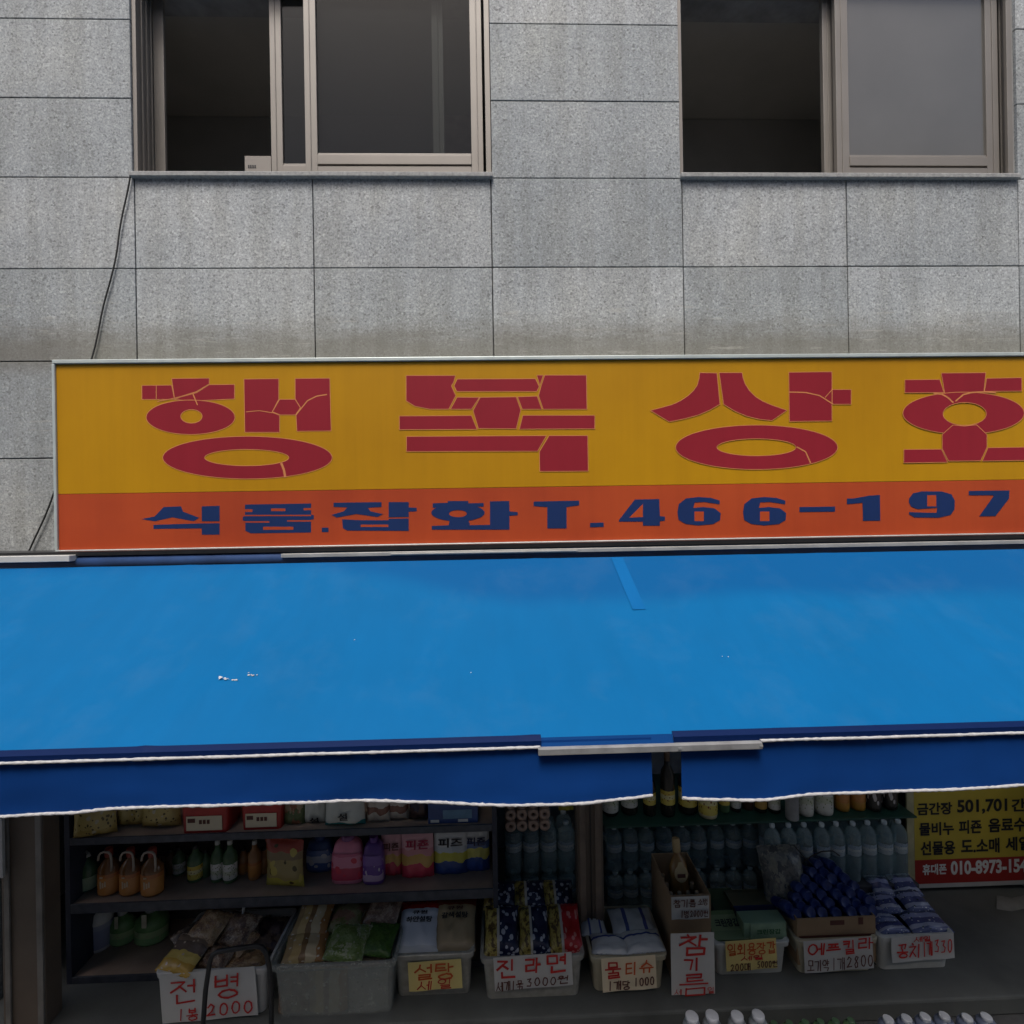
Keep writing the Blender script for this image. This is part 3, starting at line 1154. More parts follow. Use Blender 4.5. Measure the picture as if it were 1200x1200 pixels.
# paler repair strip on the right half and bird droppings
mb = MB()
for k in range(12):
    t0, t1 = k / 12, (k + 1) / 12
    q = []
    for t, sgn in ((t0, -1), (t1, -1), (t1, 1), (t0, 1)):
        x = gx(722.5, 658, YT) + (gx(751, 733, 2.25) - gx(722.5, 658, YT)) * t
        tt = .01 + .36 * t
        q.append((x + sgn * .03, YT + (YF - YT) * tt, top_z(x, tt) + .0035))
    mb.quad(*q)
mb.build('repair_strip', fabric('paler_blue_fabric', (.0015, .098, .285), .0), aw, world=True)
mb = MB()
rn = random.Random(5)
for px, py, nn in ((262, 795, 9), (272, 798, 6), (297, 791, 6), (420, 750, 1), (852, 771, 2), (555, 790, 1)):
    for q in range(nn):
        ax, ay = px + rn.uniform(-6, 6), py + rn.uniform(-2, 2)
        # find t where the ray meets the sheet
        best = None
        for it in range(400):
            t = it / 400
            Y = YT + (YF - YT) * t
            p = at(ax, ay, Y)
            if p.z <= top_z(p.x, t) and best is None:
                best = (p, t)
        lo = None
        for it in range(400):
            t = it / 400
            Y = YT + (YF - YT) * t
            p = at(ax, ay, Y)
            dd = p.z - top_z(p.x, t)
            if lo is None or abs(dd) < lo[0]:
                lo = (abs(dd), p, t)
        p, t = lo[1], lo[2]
        r = rn.uniform(.0015, .0048)
        sl_ = (zF - zT) / (YF - YT)
        vs = []
        for j in range(8):
            a_ = 2 * math.pi * j / 8
            ux, uy = r * rn.uniform(.5, 1.5) * math.cos(a_), r * rn.uniform(.4, 1) * math.sin(a_)
            vs.append((p.x + ux, p.y + uy, top_z(p.x, t) + uy * sl_ + .003 + .0002 * q))
        mb.add(vs, [tuple(range(8))])
mb.build('bird_dropping', plain('bird_dropping_white', (.36, .38, .40), .8), aw, world=True)

# roller housing and rails under the signboard
mb = MB()
zr0 = zT + .012
mb.tube([(ax0, YT + .06, zT + .02), (ax1, YT + .06, zT + .02)], .035, 14)
mb.build('roller', plain('roller_navy', (.02, .05, .14), .5), aw, world=True)
mb = MB()
mb.box(ax0, ax1, YT + .03, YT + .20, at(600, 639, YT + .05).z - .012, at(600, 637, YT + .05).z)
mb.box(ax0, ax1, YT + .14, YT + .20, 2.42, at(600, 639, YT + .05).z - .014)
mb.build('housing', BLACKM, aw, world=True)
mb = MB()
yy = YT + .02
mb.box(at(330, 648, yy).x, ax1, yy - .01, yy + .02, at(600, 648.5, yy).z, at(600, 644, yy).z)
mb.box(at(330, 648, yy).x + .55, at(330, 648, yy).x + 1.5, yy - .016, yy - .011, at(600, 647.5, yy).z, at(600, 645.5, yy).z)
mb.build('rail', ALUS, aw, world=True, bevel=.002)
mb = MB()
mb.box(ax0, at(83, 654, yy - .02).x, yy - .03, yy + .05, at(40, 658.5, yy).z, at(40, 651, yy).z)
mb.build('white_rail', WHITEP, aw, world=True, bevel=.003)
# front: navy hem, braid, bar, valances
BRK = at(634, 868, YF).x
GAP0, GAP1 = at(763, 900, YF).x, at(797.5, 900, YF).x
zF2 = zF


def valance(x0, x1, seed, zb_fn, name='valance'):
    mb = MB()
    n, mrows = int((x1 - x0) / .03) + 1, 10
    vs, cord = [], []
    for i in range(n + 1):
        x = x0 + (x1 - x0) * i / n
        zb = zb_fn(x)
        for j in range(mrows + 1):
            t = j / mrows
            z = zF2 - .004 + (zb - zF2 + .004) * t
            y = YF - .004 - .002 + t * (.022 * noise.noise((x * 1.3 + seed, t * .4, 0)) + .012 * math.sin(x * 5.5 + seed * 2 + t) * noise.noise((x * .7, seed, 2)))
            y += .004 * noise.noise((x * 7, t * 3, seed)) * t
            vs.append((x, y, z))
        cord.append((x, vs[-1][1] - .001, zb))
    fs = [(i * (mrows + 1) + j, i * (mrows + 1) + j + 1, (i + 1) * (mrows + 1) + j + 1, (i + 1) * (mrows + 1) + j) for i in range(n) for j in range(mrows)]
    mb.add(vs, fs, 0, True)
    v = mb.build(name, FABN, aw, world=True)
    mb = MB()
    rn = random.Random(seed)
    fine = []
    for i in range(len(cord) - 1):
        for k in range(3):
            p = Vector(cord[i]).lerp(Vector(cord[i + 1]), k / 3)
            p.z += rn.uniform(-.0008, .0008)
            fine.append(p)
    fine.append(Vector(cord[-1]))
    mb.tube(fine, [.0052 + rn.uniform(-.0012, .0012) for _ in fine], 8)
    mb.build('hem_braid', CORD, v, world=True)
    return v


def interp(pts):
    P3 = [at(x, y, YF) for x, y in pts]

    def f(x):
        if x <= P3[0].x:
            return P3[0].z
        for i in range(len(P3) - 1):
            if x <= P3[i + 1].x:
                t = (x - P3[i].x) / (P3[i + 1].x - P3[i].x)
                t = t * t * (3 - 2 * t) * .5 + t * .5
                return P3[i].z + (P3[i + 1].z - P3[i].z) * t
        return P3[-1].z
    return f


lz = interp([(-60, 961), (0, 957), (80, 952), (140, 945.5), (200, 942.5), (300, 940), (420, 938.5), (500, 940), (600, 941), (680, 938), (730, 933), (763, 929.5)])
rz = interp([(797, 933.5), (840, 935), (885, 936), (950, 930), (1040, 926), (1120, 922), (1200, 917), (1260, 914)])
valance(ax0, GAP0, 1, lz)
valance(GAP1, ax1, 2, rz)
# hem strips: the fabric turned over the front bar (left one stops at the overlap)
nh = 120
for x0, x1 in ((ax0, BRK), (at(788, 862, YF).x, ax1)):
    mb = MB()
    for i in range(nh):
        xa, xb = x0 + (x1 - x0) * i / nh, x0 + (x1 - x0) * (i + 1) / nh
        q = [[(x, YF + dy, (top_z(x, 1.) if k < 2 else zF2) + dz) for x in (xa, xb)] for k, (dy, dz) in enumerate(((.009, .009), (.004, .006), (-.010, -.003), (-.011, -.022)))]
        for k in range(3):
            mb.add([q[k][0], q[k][1], q[k + 1][1], q[k + 1][0]], [(0, 3, 2, 1)], 0, True)
    mb.build('front_hem', FABH, aw, world=True)
mb = MB()
i0 = at(788, 860, YF).x
mb.add([(BRK, YF + .001, zF2 + .003), (i0, YF + .001, zF2 + .003), (i0, YF - .012, zF2 - .022), (BRK, YF - .012, zF2 - .022)], [(0, 3, 2, 1)])
mb.build('overlap_flap', fabric('flap_blue_fabric', (.003, .043, .17), .03), aw, world=True)
mb = MB()
rn = random.Random(3)
for x0, x1 in ((ax0, BRK - .004), (at(888, 862, YF).x, ax1)):
    n = int((x1 - x0) / .012)
    mb.tube([(x0 + (x1 - x0) * i / n, YF - .016, zF2 - .022 + .0015 * noise.noise((i * .05, 0, 0))) for i in range(n + 1)], [.0052 + rn.uniform(-.001, .001) for _ in range(n + 1)], 8)
mb.build('front_braid', CORD, aw, world=True)
mb = MB()
bx0, bx1 = at(630, 874, YF).x, at(888, 868, YF).x
mb.box(bx0, bx1, YF - .032, YF - .008, zF2 - .042, zF2 - .022)
for q in (.62, .985):
    mb.box(bx0 + (bx1 - bx0) * q, bx0 + (bx1 - bx0) * q + .012, YF - .034, YF - .032, zF2 - .036, zF2 - .028)
mb.build('front_bar', plain('worn_bar', (.27, .275, .28), .5, .25, 14, .3), aw, world=True, bevel=.002)
mb = MB()
mb.tube([(ax0, YF + .022, zF2 - .012), (ax1, YF + .022, zF2 - .012)], .02, 10)
mb.build('front_tube', ALUS, aw, world=True)
for px in (150, 560, 830, 1120):
    mb = MB()
    x = gx(px, 800, YF)
    mb.tube([(x, YF + .03, zF2 - .03), (x + .15, 2.2, zF2 + .18), (x + .05, YT + .1, zT - .03)], .014, 8)
    mb.build('folding_arm', ALUS, aw, world=True)

# ------------------------------------------------------------------ shop front posts and inner walls
mb = MB()
pz = 2.80


def post(name, label, xl, xr, py, Y, dep, mat, trims=()):
    t = thing(name, label, 'post', (0, Y, FZ))
    mb = MB()
    x0, x1 = gx(xl, py, Y), gx(xr, py, Y)
    mb.box(x0, x1, Y, Y + dep, FZ, 2.41)
    mb.build('body', mat, t, world=True, bevel=.004)
    for a, b_, mt in trims:
        mb = MB()
        mb.box(gx(a, py, Y), gx(b_, py, Y), Y - .012, Y - .001, FZ + .01, 2.40)
        mb.build('trim', mt, t, world=True, bevel=.002)
    return t


TRM = plain('grey_trim', (.20, .185, .165), .5)
post('door_post', 'dark brown door post with two grey trims left of the shelves', 2, 52, 1060, 2.74, .10, DOORM, ((7, 13, TRM), (44.5, 51.5, TRM)))
mb = MB()
mb.box(gx(-16, 1000, 2.70), gx(2.6, 1000, 2.70), 2.70, 2.715, at(0, 1029, 2.70).z, 2.0)
for q in range(5):
    mb.box(gx(-12, 1000, 2.70), gx(-2, 1000, 2.70), 2.698, 2.70, 1.2 + q * .12, 1.26 + q * .12, 1)
tag(mb.build('notice_board', [WHITEP, plain('notice_grey', (.3, .3, .3), .7)]), 'white notice board at the far left beside the door post', 'notice')
post('mullion_post', 'brown aluminium mullion standing between shelves and stacked water packs', 677, 707, 1000, 3.02, .10, DOORM, ((679, 686, plain('mullion_brown', (.16, .12, .09), .5)), (691.5, 692.8, BLACKM), (697, 704, plain('mullion_brown', (.16, .12, .09), .5))))

mb = MB()
mb.box(-3.2, 3.6, 4.05, 4.12, FZ, 2.41)
mb.box(-3.2, -3.12, 2.96, 4.05, FZ, 2.41)
mb.box(3.6, 3.68, 2.96, 4.05, FZ, 2.41)
mb.build('shop_wall', DARKWALL, bld, world=True)
mb = MB()
mb.box(-3.1, 3.58, 3.22, 4.04, 2.395, 2.412)
mb.build('shop_ceiling', plain('white_ceiling', (.7, .7, .68), .9, .05), bld, world=True)

# ------------------------------------------------------------------ shelf unit
YSH = 3.00
zA = at(340, 976, YSH).z + .012
zB = at(320, 1050.5, YSH).z
zC = .135
shx0, shx1 = at(84, 1020, YSH).x, at(577, 1000, YSH).x
sh = thing('shelf_unit', 'brown wooden shelf unit full of soaps and pouches behind the bins', 'shelf', ((shx0 + shx1) / 2, YSH, FZ))
for z, hh in ((zA, .036), (zB, .05), (zC, .034)):
    mb = MB()
    mb.box(shx0, shx1, YSH, YSH + .40, z - hh + .01, z)
    mb.box(shx0, shx1, YSH - .012, YSH - .001, z - hh, z + .004, 1)
    mb.build('board', [WOODM, LIPM], sh, world=True, bevel=.002)
mb = MB()
mb.box(shx0, shx1, YSH + .40, YSH + .42, FZ, 2.2)
mb.build('back_panel', plain('shelf_back', (.09, .08, .075), .7), sh, world=True)
for xx in (shx0 - .03, shx1 + .001):
    mb = MB()
    mb.box(xx, xx + .028, YSH - .01, YSH + .42, FZ, 2.2)
    mb.build('side_panel', plain('shelf_side_navy', (.03, .035, .055), .6), sh, world=True)


# ------------------------------------------------------------------ goods: builders
def stand(xl, xr, yt, yb, z):
    p = atz((xl + xr) / 2, yb, z)
    k = p.y / F * 1.0
    return p, (xr - xl) * k, (yb - yt) * k


def pillow(mb, wd, h, t, seed=0, mode='flat', nx=14, nz=18, mi=0, edge=.03):
    rn = random.Random(seed)
    off = rn.uniform(0, 50)
    surf = []
    for side in (-1, 1):
        vs = []
        for j in range(nz + 1):
            v = j / nz
            for i in range(nx + 1):
                u = i / nx * 2 - 1
                pu = max(0, 1 - abs(u) ** 2.6) ** .55
                if mode == 'stand':
                    pv = (1 - v) ** .45 * min(1, (v + .02) * 9) ** .5 if v < 1 else 0
                    pv = max(pv, 0)
                else:
                    pv = max(0, 1 - abs(2 * v - 1) ** 3.2) ** .6
                y = side * t / 2 * pu * pv
                y += side * t * .17 * noise.noise((u * 2.2 + off, v * 2.6, side * 3.3)) * (pu * pv) ** .5
                y += side * t * .09 * noise.noise((u * 4.6 + off, v * 6.1 + off, side)) * (pu * pv) ** .4
                y += .003 * noise.noise((u * 7 + off, v * 9, 1.1)) * (pu * pv) ** .3
                x = u * wd / 2 * (1 - (.07 * (1 - abs(2 * v - 1) ** 2) if mode == 'flat' else .04 * v))
                x += edge * .12 * noise.noise((v * 6, u, off)) * wd
                z = v * h + edge * .15 * h * noise.noise((u * 3, off, v)) * (1 if v > .5 else 0)
                vs.append((x, y, z))
        fs = []
        for j in range(nz):
            for i in range(nx):
                q = (j * (nx + 1) + i, j * (nx + 1) + i + 1, (j + 1) * (nx + 1) + i + 1, (j + 1) * (nx + 1) + i)
                fs.append(q if side < 0 else q[::-1])
        mb.add(vs, fs, mi, True)
    # crimped seams at the ends
    return mb


def front_y(wd, h, t, mode='flat'):
    def f(x, z):
        u = max(-1, min(1, 2 * x / wd))
        v = max(0, min(1, z / h))
        pu = max(0, 1 - abs(u) ** 2.6) ** .55
        pv = (1 - v) ** .45 if mode == 'stand' else max(0, 1 - abs(2 * v - 1) ** 3.2) ** .6
        return -t / 2 * pu * pv - t * .07 - .004
    return f


def seam(mb, wd, h, z, mi=0, hh=.010):
    n = 16
    vs = []
    for i in range(n + 1):
        x = -wd / 2 + wd * i / n
        y = .002 * (1 if i % 2 else -1)
        vs += [(x, y, z - hh / 2), (x, y * 1.5, z + hh / 2)]
    mb.add(vs, [(2 * i, 2 * i + 2, 2 * i + 3, 2 * i + 1) for i in range(n)], mi)


def pouch(name, label, cat, xl, xr, yt, yb, z, mat, depth=.07, mode='stand', seed=0, text=None, tmat=None, group=None, dy=0., rotz=0., tz=(.62, .85), tx=.72, more=None):
    p, wd, h = stand(xl, xr, yt, yb, z)
    t = thing(name, label, cat, (p.x, p.y + depth / 2 + dy, z), (0, 0, rotz), group)
    mb = MB()
    pillow(mb, wd, h, depth, seed, mode)
    seam(mb, wd * .96, h, h)
    mb.build('bag', mat, t)
    rows_ = []
    if text:
        rows_.append((text, tz, tx, tmat))
    rows_ += (more or [])
    for (tx_, (a, b_), wfac, tm) in rows_:
        mb = MB()
        print_text(mb, tx_, -wd * wfac / 2, wd * wfac / 2, h * a, h * b_, 0, .03, 0, front_y(wd, h, depth, mode))
        mb.build('lettering', tm, t)
    return t


def lean(xl, xr, yb, Y1, yt, Y2):
    xc = (xl + xr) / 2
    a, b_ = at(xc, yb, Y1), at(xc, yt, Y2)
    dd = b_ - a
    Ym = (Y1 + Y2) / 2
    return a, (xr - xl) * Ym / F, Vector((0, dd.y, dd.z)).length, -math.atan2(dd.y, dd.z)


def pack(name, label, cat, xl, xr, yb, Y1, yt, Y2, mat, thick=.06, seed=0, group=None, rz=0., mode='flat', texts=(), nx=14, part='wrapper'):
    a, wd, ln, ang = lean(xl, xr, yb, Y1, yt, Y2)
    t = thing(name, label, cat, a, (ang, 0, rz), group)
    mb = MB()
    pillow(mb, wd, ln, thick, seed, mode, nx=nx)
    if mode == 'flat':
        seam(mb, wd * .95, ln, 0)
        seam(mb, wd * .95, ln, ln)
    mb.build(part, mat, t)
    for (tx_, (za, zb), wf, tm) in texts:
        mb = MB()
        print_text(mb, tx_, -wd * wf / 2, wd * wf / 2, ln * za, ln * zb, 0, .03, 0, front_y(wd, ln, thick))
        mb.build('lettering', tm, t)
    return t


PROF = {
    'jug': [(.55, 0), (.93, .015), (1, .06), (1, .52), (.92, .62), (.62, .72), (.34, .78), (.30, .86)],
    'jug2': [(.80, 0), (.97, .02), (1, .05), (1, .50), (.94, .60), (.60, .72), (.32, .78), (.29, .86)],
    'slim': [(.7, 0), (.95, .015), (1, .04), (1, .60), (.85, .70), (.42, .79), (.36, .90)],
    'round': [(.7, 0), (.95, .02), (1, .08), (1, .74), (.85, .82), (.5, .87), (.48, .9)],
    'can': [(.86, 0), (.97, .02), (1, .05), (1, .90), (.94, .96), (.86, 1)],
    'water': [(.6, 0), (.95, .012), (1, .05), (.96, .09), (1, .13), (1, .40), (.955, .43), (1, .46), (1, .74), (.90, .82), (.62, .885), (.30, .925), (.28, .95)],
}


def lathed(mb, kind, r, h, c=(0, 0, 0), n=18, sy=1., mi=0):
    mb.lathe([(r * a, h * z) for a, z in PROF[kind]], n, c, mi, 1., sy)


def capmesh(mb, r, z0, z1, c=(0, 0), n=14, mi=0):
    mb.lathe([(r * .96, z0), (r, z0 + (z1 - z0) * .1), (r, z1 - (z1 - z0) * .15), (r * .85, z1)], n, (c[0], c[1], 0), mi)


def bottle(name, label, cat, xl, xr, yt, yb, z, kind, body, capm, labm=None, group=None, lab=(.15, .5), sy=1., handle=None, pump=None, capr=.36):
    p, wd, h = stand(xl, xr, yt, yb, z)
    r = wd / 2
    t = thing(name, label, cat, (p.x, p.y + r * sy, z), group=group)
    mb = MB()
    lathed(mb, kind, r, h, sy=sy)
    mb.build('bottle', body, t)
    top = PROF[kind][-1][1]
    if kind != 'can' and not pump:
        mb = MB()
        capmesh(mb, r * capr, h * (top - .04), h)
        mb.build('cap', capm, t)
    if labm:
        mb = MB()
        n = 20
        vs = []
        for i in range(n + 1):
            q = math.pi + math.pi * i / n
            for zz in lab:
                vs.append((r * 1.012 * math.cos(q), r * 1.012 * sy * math.sin(q), h * zz))
        mb.add(vs, [(2 * i, 2 * i + 2, 2 * i + 3, 2 * i + 1) for i in range(n)], 0, True)
        mb.build('label', labm, t)
    if handle:
        mb = MB()
        for q in range(3):
            xa = -r * .30 + q * r * .21
            mb.box(xa, xa + r * .13, -r * sy * 1.05, -r * sy * 1.0, h * (.20 + .02 * q), h * (.36 - .03 * (q == 1)))
        mb.box(-r * .3, -r * .02, -r * sy * 1.05, -r * sy * 1.0, h * .43, h * .46)
        mb.build('print', plain('pale_jug_print', (.6, .46, .3), .5), t)
        mb = MB()
        yh = -r * .55
        pts = [(-r * .62, yh, h * .80), (-r * .56, yh, h * .90), (-r * .38, yh, h * .965), (-r * .05, yh, h * .99), (r * .34, yh, h * .98), (r * .56, yh, h * .93), (r * .62, yh, h * .82), (r * .64, yh, h * .66), (r * .60, yh, h * .56)]
        mb.tube(pts, r * .10, 8)
        mb.build('handle', handle, t)
    if pump:
        mb = MB()
        capmesh(mb, r * .36, h * (top - .04), h * (top + .05))
        mb.tube([(0, 0, h * top), (0, 0, h * .985), (r * .1, -r * .1, h), (r * .75, -r * .55, h * .985), (r * .9, -r * .6, h * .94)], r * .1, 8)
        mb.build('pump', pump, t)
    return t


# ------------------------------------------------------------------ goods on the shelves
GRN = plain('green_plastic', (.10, .19, .06), .3)
DGRN = plain('dark_green_liquid', (.08, .15, .07), .25)
ORG = plain('orange_liquid', (.34, .16, .06), .25)
REDP = plain('red_tub_plastic', (.40, .025, .02), .35)
BLUP = plain('blue_plastic', (.03, .07, .22), .35)
PINK = plain('pink_plastic', (.66, .22, .32), .35)
PURP = plain('purple_plastic', (.12, .05, .24), .35)
LABW = bands('label_white', [(0, (.6, .6, .55)), (.3, (.5, .52, .4)), (.55, (.65, .64, .6))], blot=[((.15, .2, .08), 6, .25)])
LABY = bands('label_yellow', [(0, (.62, .5, .1)), (.4, (.66, .6, .3)), (.7, (.6, .45, .08))], blot=[((.2, .05, .03), 5, .25)])
LABO = bands('label_orange', [(0, (.48, .20, .05)), (.82, (.40, .14, .04))], wob=.04, scale=3)
KRAFTY = bands('yellow_grain_bag', [(0, (.42, .30, .09)), (.18, (.50, .38, .13)), (.8, (.40, .28, .08))], blot=[((.10, .07, .03), 8, .24), ((.5, .44, .3), 4, .2)])

pouch('grain_bag', 'yellow grain bag standing at the left end of the top shelf', 'bag', 82, 126, 928, 985, zA, KRAFTY, .10, 'flat', 1, group='yellow bags on the top shelf', rotz=.25)
pouch('grain_bag', 'yellow bag set back between two yellow bags on the top shelf', 'bag', 130, 168, 928, 972, zA, KRAFTY, .10, 'flat', 2, group='yellow bags on the top shelf')
pouch('grain_bag', 'dark printed yellow bag beside the left red tub on top shelf', 'bag', 160, 206, 926, 974, zA, KRAFTY, .10, 'flat', 3, group='yellow bags on the top shelf')


def tub(label, xl, xr, yt, yb, z, seed):
    p, wd, h = stand(xl, xr, yt, yb, z)
    t = thing('paste_tub', label, 'tub', (p.x, p.y, z), group='red tubs on the top shelf')

    def rr(wx, wy, zz, r=.02, n=5):
        pts = []
        for cx, cy, a0 in ((wx / 2 - r, r, -90), (wx / 2 - r, wy - r, 0), (-wx / 2 + r, wy - r, 90), (-wx / 2 + r, r, 180)):
            for k in range(n):
                a_ = rad(a0 + 90 * k / (n - 1))
                pts.append((cx + r * math.cos(a_), cy + r * math.sin(a_), zz))
        return pts
    D = .17
    mb = MB()
    rings = []
    for zz, sc in ((0, .90), (h * .9, 1.0), (h * .9, 1.05), (h, 1.05), (h, .98)):
        rings.append([(x * sc, y, z_) for x, y, z_ in rr(wd, D, zz)])
    mb.loft(rings)
    mb.build('tub', REDP, t)
    mb = MB()
    mb.box(-wd * .36, wd * .36, -.006, -.003, h * .06, h * .34, 0)
    mb.box(-wd * .33, -wd * .18, -.0075, -.006, h * .22, h * .30, 1)
    for q in range(3):
        mb.box(-wd * .1 + q * .022, -wd * .1 + q * .022 + .016, -.0075, -.006, h * .19, h * .27, 1)
    mb.build('label', [PAPERC, DKINK], t)
    return t


tub('left red plastic tub with white label on the top shelf', 212, 268, 918, 976, zA, 1)
tub('right red plastic tub with white label on the top shelf', 282, 331, 916, 972, zA, 2)
pouch('snack_pack', 'small brown and green pack between red tub and white bags', 'packet', 331, 356, 925, 968, zA, art('brown_green_art', [(.3, .12, .06), (.12, .16, .06), (.4, .3, .18)], 4), .06, seed=4)
WBAG = bands('white_teal_bag', [(0, (.03, .22, .22)), (.10, (.62, .63, .56)), (.9, (.5, .5, .45))], wob=.10, scale=2)
pouch('flour_bag', 'left white flour bag on the top shelf', 'bag', 354, 382, 922, 968, zA, bands('white_bag', [(0, (.55, .56, .50)), (.5, (.62, .62, .56))]), .08, 'flat', 5, '설', BLKINK, 'white bags on the top shelf', tz=(.04, .22), tx=.4)
pouch('flour_bag', 'white flour bag with teal corners on the top shelf', 'bag', 378, 426, 920, 972, zA, WBAG, .10, 'flat', 6, '설', BLKINK, 'white bags on the top shelf', tz=(.20, .38), tx=.24)
CUP = bands('cup_noodle', [(0, (.5, .45, .38)), (.25, (.22, .10, .07)), (.4, (.55, .48, .40)), (.7, (.30, .10, .06))], wob=.08)
pouch('noodle_pack', 'pale noodle pack beside the white flour bag on top shelf', 'packet', 428, 456, 920, 967, zA, CUP, .08, 'flat', 7, group='noodle packs on the top shelf')
pouch('noodle_pack', 'pale noodle pack left of the dark packet on top shelf', 'packet', 454, 478, 920, 964, zA, CUP, .08, 'flat', 8, group='noodle packs on the top shelf')
pouch('dark_packet', 'nearly black packet left of the blue carton on top shelf', 'packet', 478, 503, 918, 964, zA, art('dark_art', [(.03, .025, .04), (.06, .03, .03), (.02, .02, .05)], 4), .08, 'flat', 9)


def carton(name, label, cat, xl, xr, yt, yb, z, D, mats, deco=None, group=None):
    p, wd, h = stand(xl, xr, yt, yb, z)
    t = thing(name, label, cat, (p.x, p.y, z), group=group)
    mb = MB()
    mb.box(-wd / 2, wd / 2, 0, D, 0, h, 0)
    mb.build('box', mats, t, bevel=.003)
    if deco:
        mb = MB()
        deco(mb, wd, h)
        mb.build('print', deco.mats, t)
    return t


def dq(mb, wd, h):
    mb.box(-wd * .2, wd * .38, -.003, -.001, h * .12, h * .32, 0)
    mb.box(-wd * .45, -wd * .28, -.003, -.001, 0.01, h * .1, 1)
    mb.box(wd * .1, wd * .3, -.003, -.001, 0.01, h * .1, 1)


dq.mats = [plain('light_blue_print', (.12, .24, .36), .5), WHINK]
for a_, b_, yt, yb, lb in ((190, 203, 1000, 1027, 'dark bottle in the shadow right of the three oil jugs'), (264, 277, 1000, 1026, 'dark bottle set back behind the white capped pair'), (357, 368, 1000, 1018, 'dark bottle set back beside the blue softener jug')):
    bottle('sauce_bottle', lb, 'bottle', a_, b_, yt, yb, zB, 'slim', plain('dark_amber_bottle', (.10, .05, .02), .25), BLACKM, None, 'small bottles on the second shelf')
carton('blue_carton', 'blue carton with light blue panel at right end of top shelf', 'box', 502, 560, 915, 965, zA, .16, BLUP, dq)

# second shelf
bottle('pump_bottle', 'dark green pump bottle at left end of the second shelf', 'bottle', 80, 106, 1003, 1048, zB, 'jug', DGRN, GREYP, plain('pale_green_label', (.36, .46, .30), .5), pump=GREYP, lab=(.06, .38), sy=.7)
for i, (a_, b_, lb) in enumerate(((107, 134, 'left of three orange oil jugs with pale handle on second shelf'), (133, 160, 'middle of three orange oil jugs with pale handle on second shelf'), (158, 188, 'right of three orange oil jugs with pale handle on second shelf'))):
    bottle('oil_jug', lb, 'bottle', a_ + 2, b_ - (3 if i == 2 else 1), 1001, 1052 + (i == 2), zB, 'jug2', plain('amber_oil', (.20, .085, .028), .15), plain('red_jug_cap', (.3, .05, .03), .4), LABO, 'orange oil jugs', (.05, .50), .8, plain('pale_handle', (.42, .35, .28), .4))
SM = [(199, 213, 998, 1028, DGRN, LABW, 'small green bottle next to orange oil jugs'), (216, 233, 996, 1036, DGRN, LABY, 'small green bottle with yellow label on second shelf'),
      (232, 244, 1000, 1030, DGRN, None, 'plain dark green bottle between yellow and white labels'), (244, 259, 990, 1036, DGRN, LABW, 'left white capped green bottle with white label'),
      (258, 274, 990, 1037, DGRN, LABW, 'right white capped green bottle with white label'), (276, 289, 998, 1026, ORG, LABO, 'short orange bottle behind the green bottles'),
      (288, 303, 990, 1033, ORG, LABO, 'taller orange bottle left of the grain pouch'), (299, 314, 998, 1026, ORG, None, 'orange bottle half hidden by the grain pouch')]
for a_, b_, yt, yb, bm, lm, lb in SM:
    bottle('sauce_bottle', lb, 'bottle', a_, b_, yt, yb, zB, 'slim', bm, GREYP if 'capped' in lb or 'taller' in lb else BLACKM, lm, 'small bottles on the second shelf', (.10, .48))
pouch('grain_pouch', 'yellow and red grain pouch right of the small bottles', 'bag', 308, 355, 989, 1043, zB, bands('grain_pouch_art', [(0, (.42, .36, .06)), (.22, (.34, .26, .10)), (.6, (.24, .17, .09)), (.78, (.34, .06, .04))], wob=.07, blot=[((.08, .06, .02), 3, .2), ((.5, .4, .1), 2.2, .25)]), .07, 'flat', 11, rotz=-.12)


def detergent(label, xl, xr, yt, yb, body, capm, lab, z=None, group='large detergent bottles'):
    z = zB if z is None else z
    p, wd, h = stand(xl, xr, yt, yb, z)
    t = thing('detergent_bottle', label, 'bottle', (p.x, p.y + .05, z), group=group)

    def ringat(sc, zz, dx=0, sy=.5):
        return [(dx + wd / 2 * sc * math.copysign(abs(math.cos(q)) ** .6, math.cos(q)), .10 * sy * sc * math.copysign(abs(math.sin(q)) ** .6, math.sin(q)), zz) for q in [2 * math.pi * i / 24 for i in range(24)]]
    mb = MB()
    mb.loft([ringat(.9, 0), ringat(.99, h * .03), ringat(1, h * .3), ringat(.93, h * .62), ringat(.80, h * .80), ringat(.55, h * .88), ringat(.30, h * .91)], smooth=True)
    mb.build('bottle', body, t)
    mb = MB()
    capmesh(mb, wd * .2, h * .89, h)
    mb.build('cap', capm, t)
    mb = MB()
    n = 16
    vs = []
    for i in range(n + 1):
        q = math.pi * 1.08 + math.pi * .84 * i / n
        for k_, zz in ((1.0, .10), (1.0, .25), (.985, .48), (.93, .66)):
            vs.append((wd / 2 * 1.0 * k_ * math.copysign(abs(math.cos(q)) ** .6, math.cos(q)), -.004 + .05 * 1.0 * k_ * math.copysign(abs(math.sin(q)) ** .6, math.sin(q)), h * zz))
    mb.add(vs, [(4 * i + k_, 4 * i + 4 + k_, 4 * i + 5 + k_, 4 * i + 1 + k_) for i in range(n) for k_ in range(3)], 0, True)
    mb.build('label', lab, t)
    return t


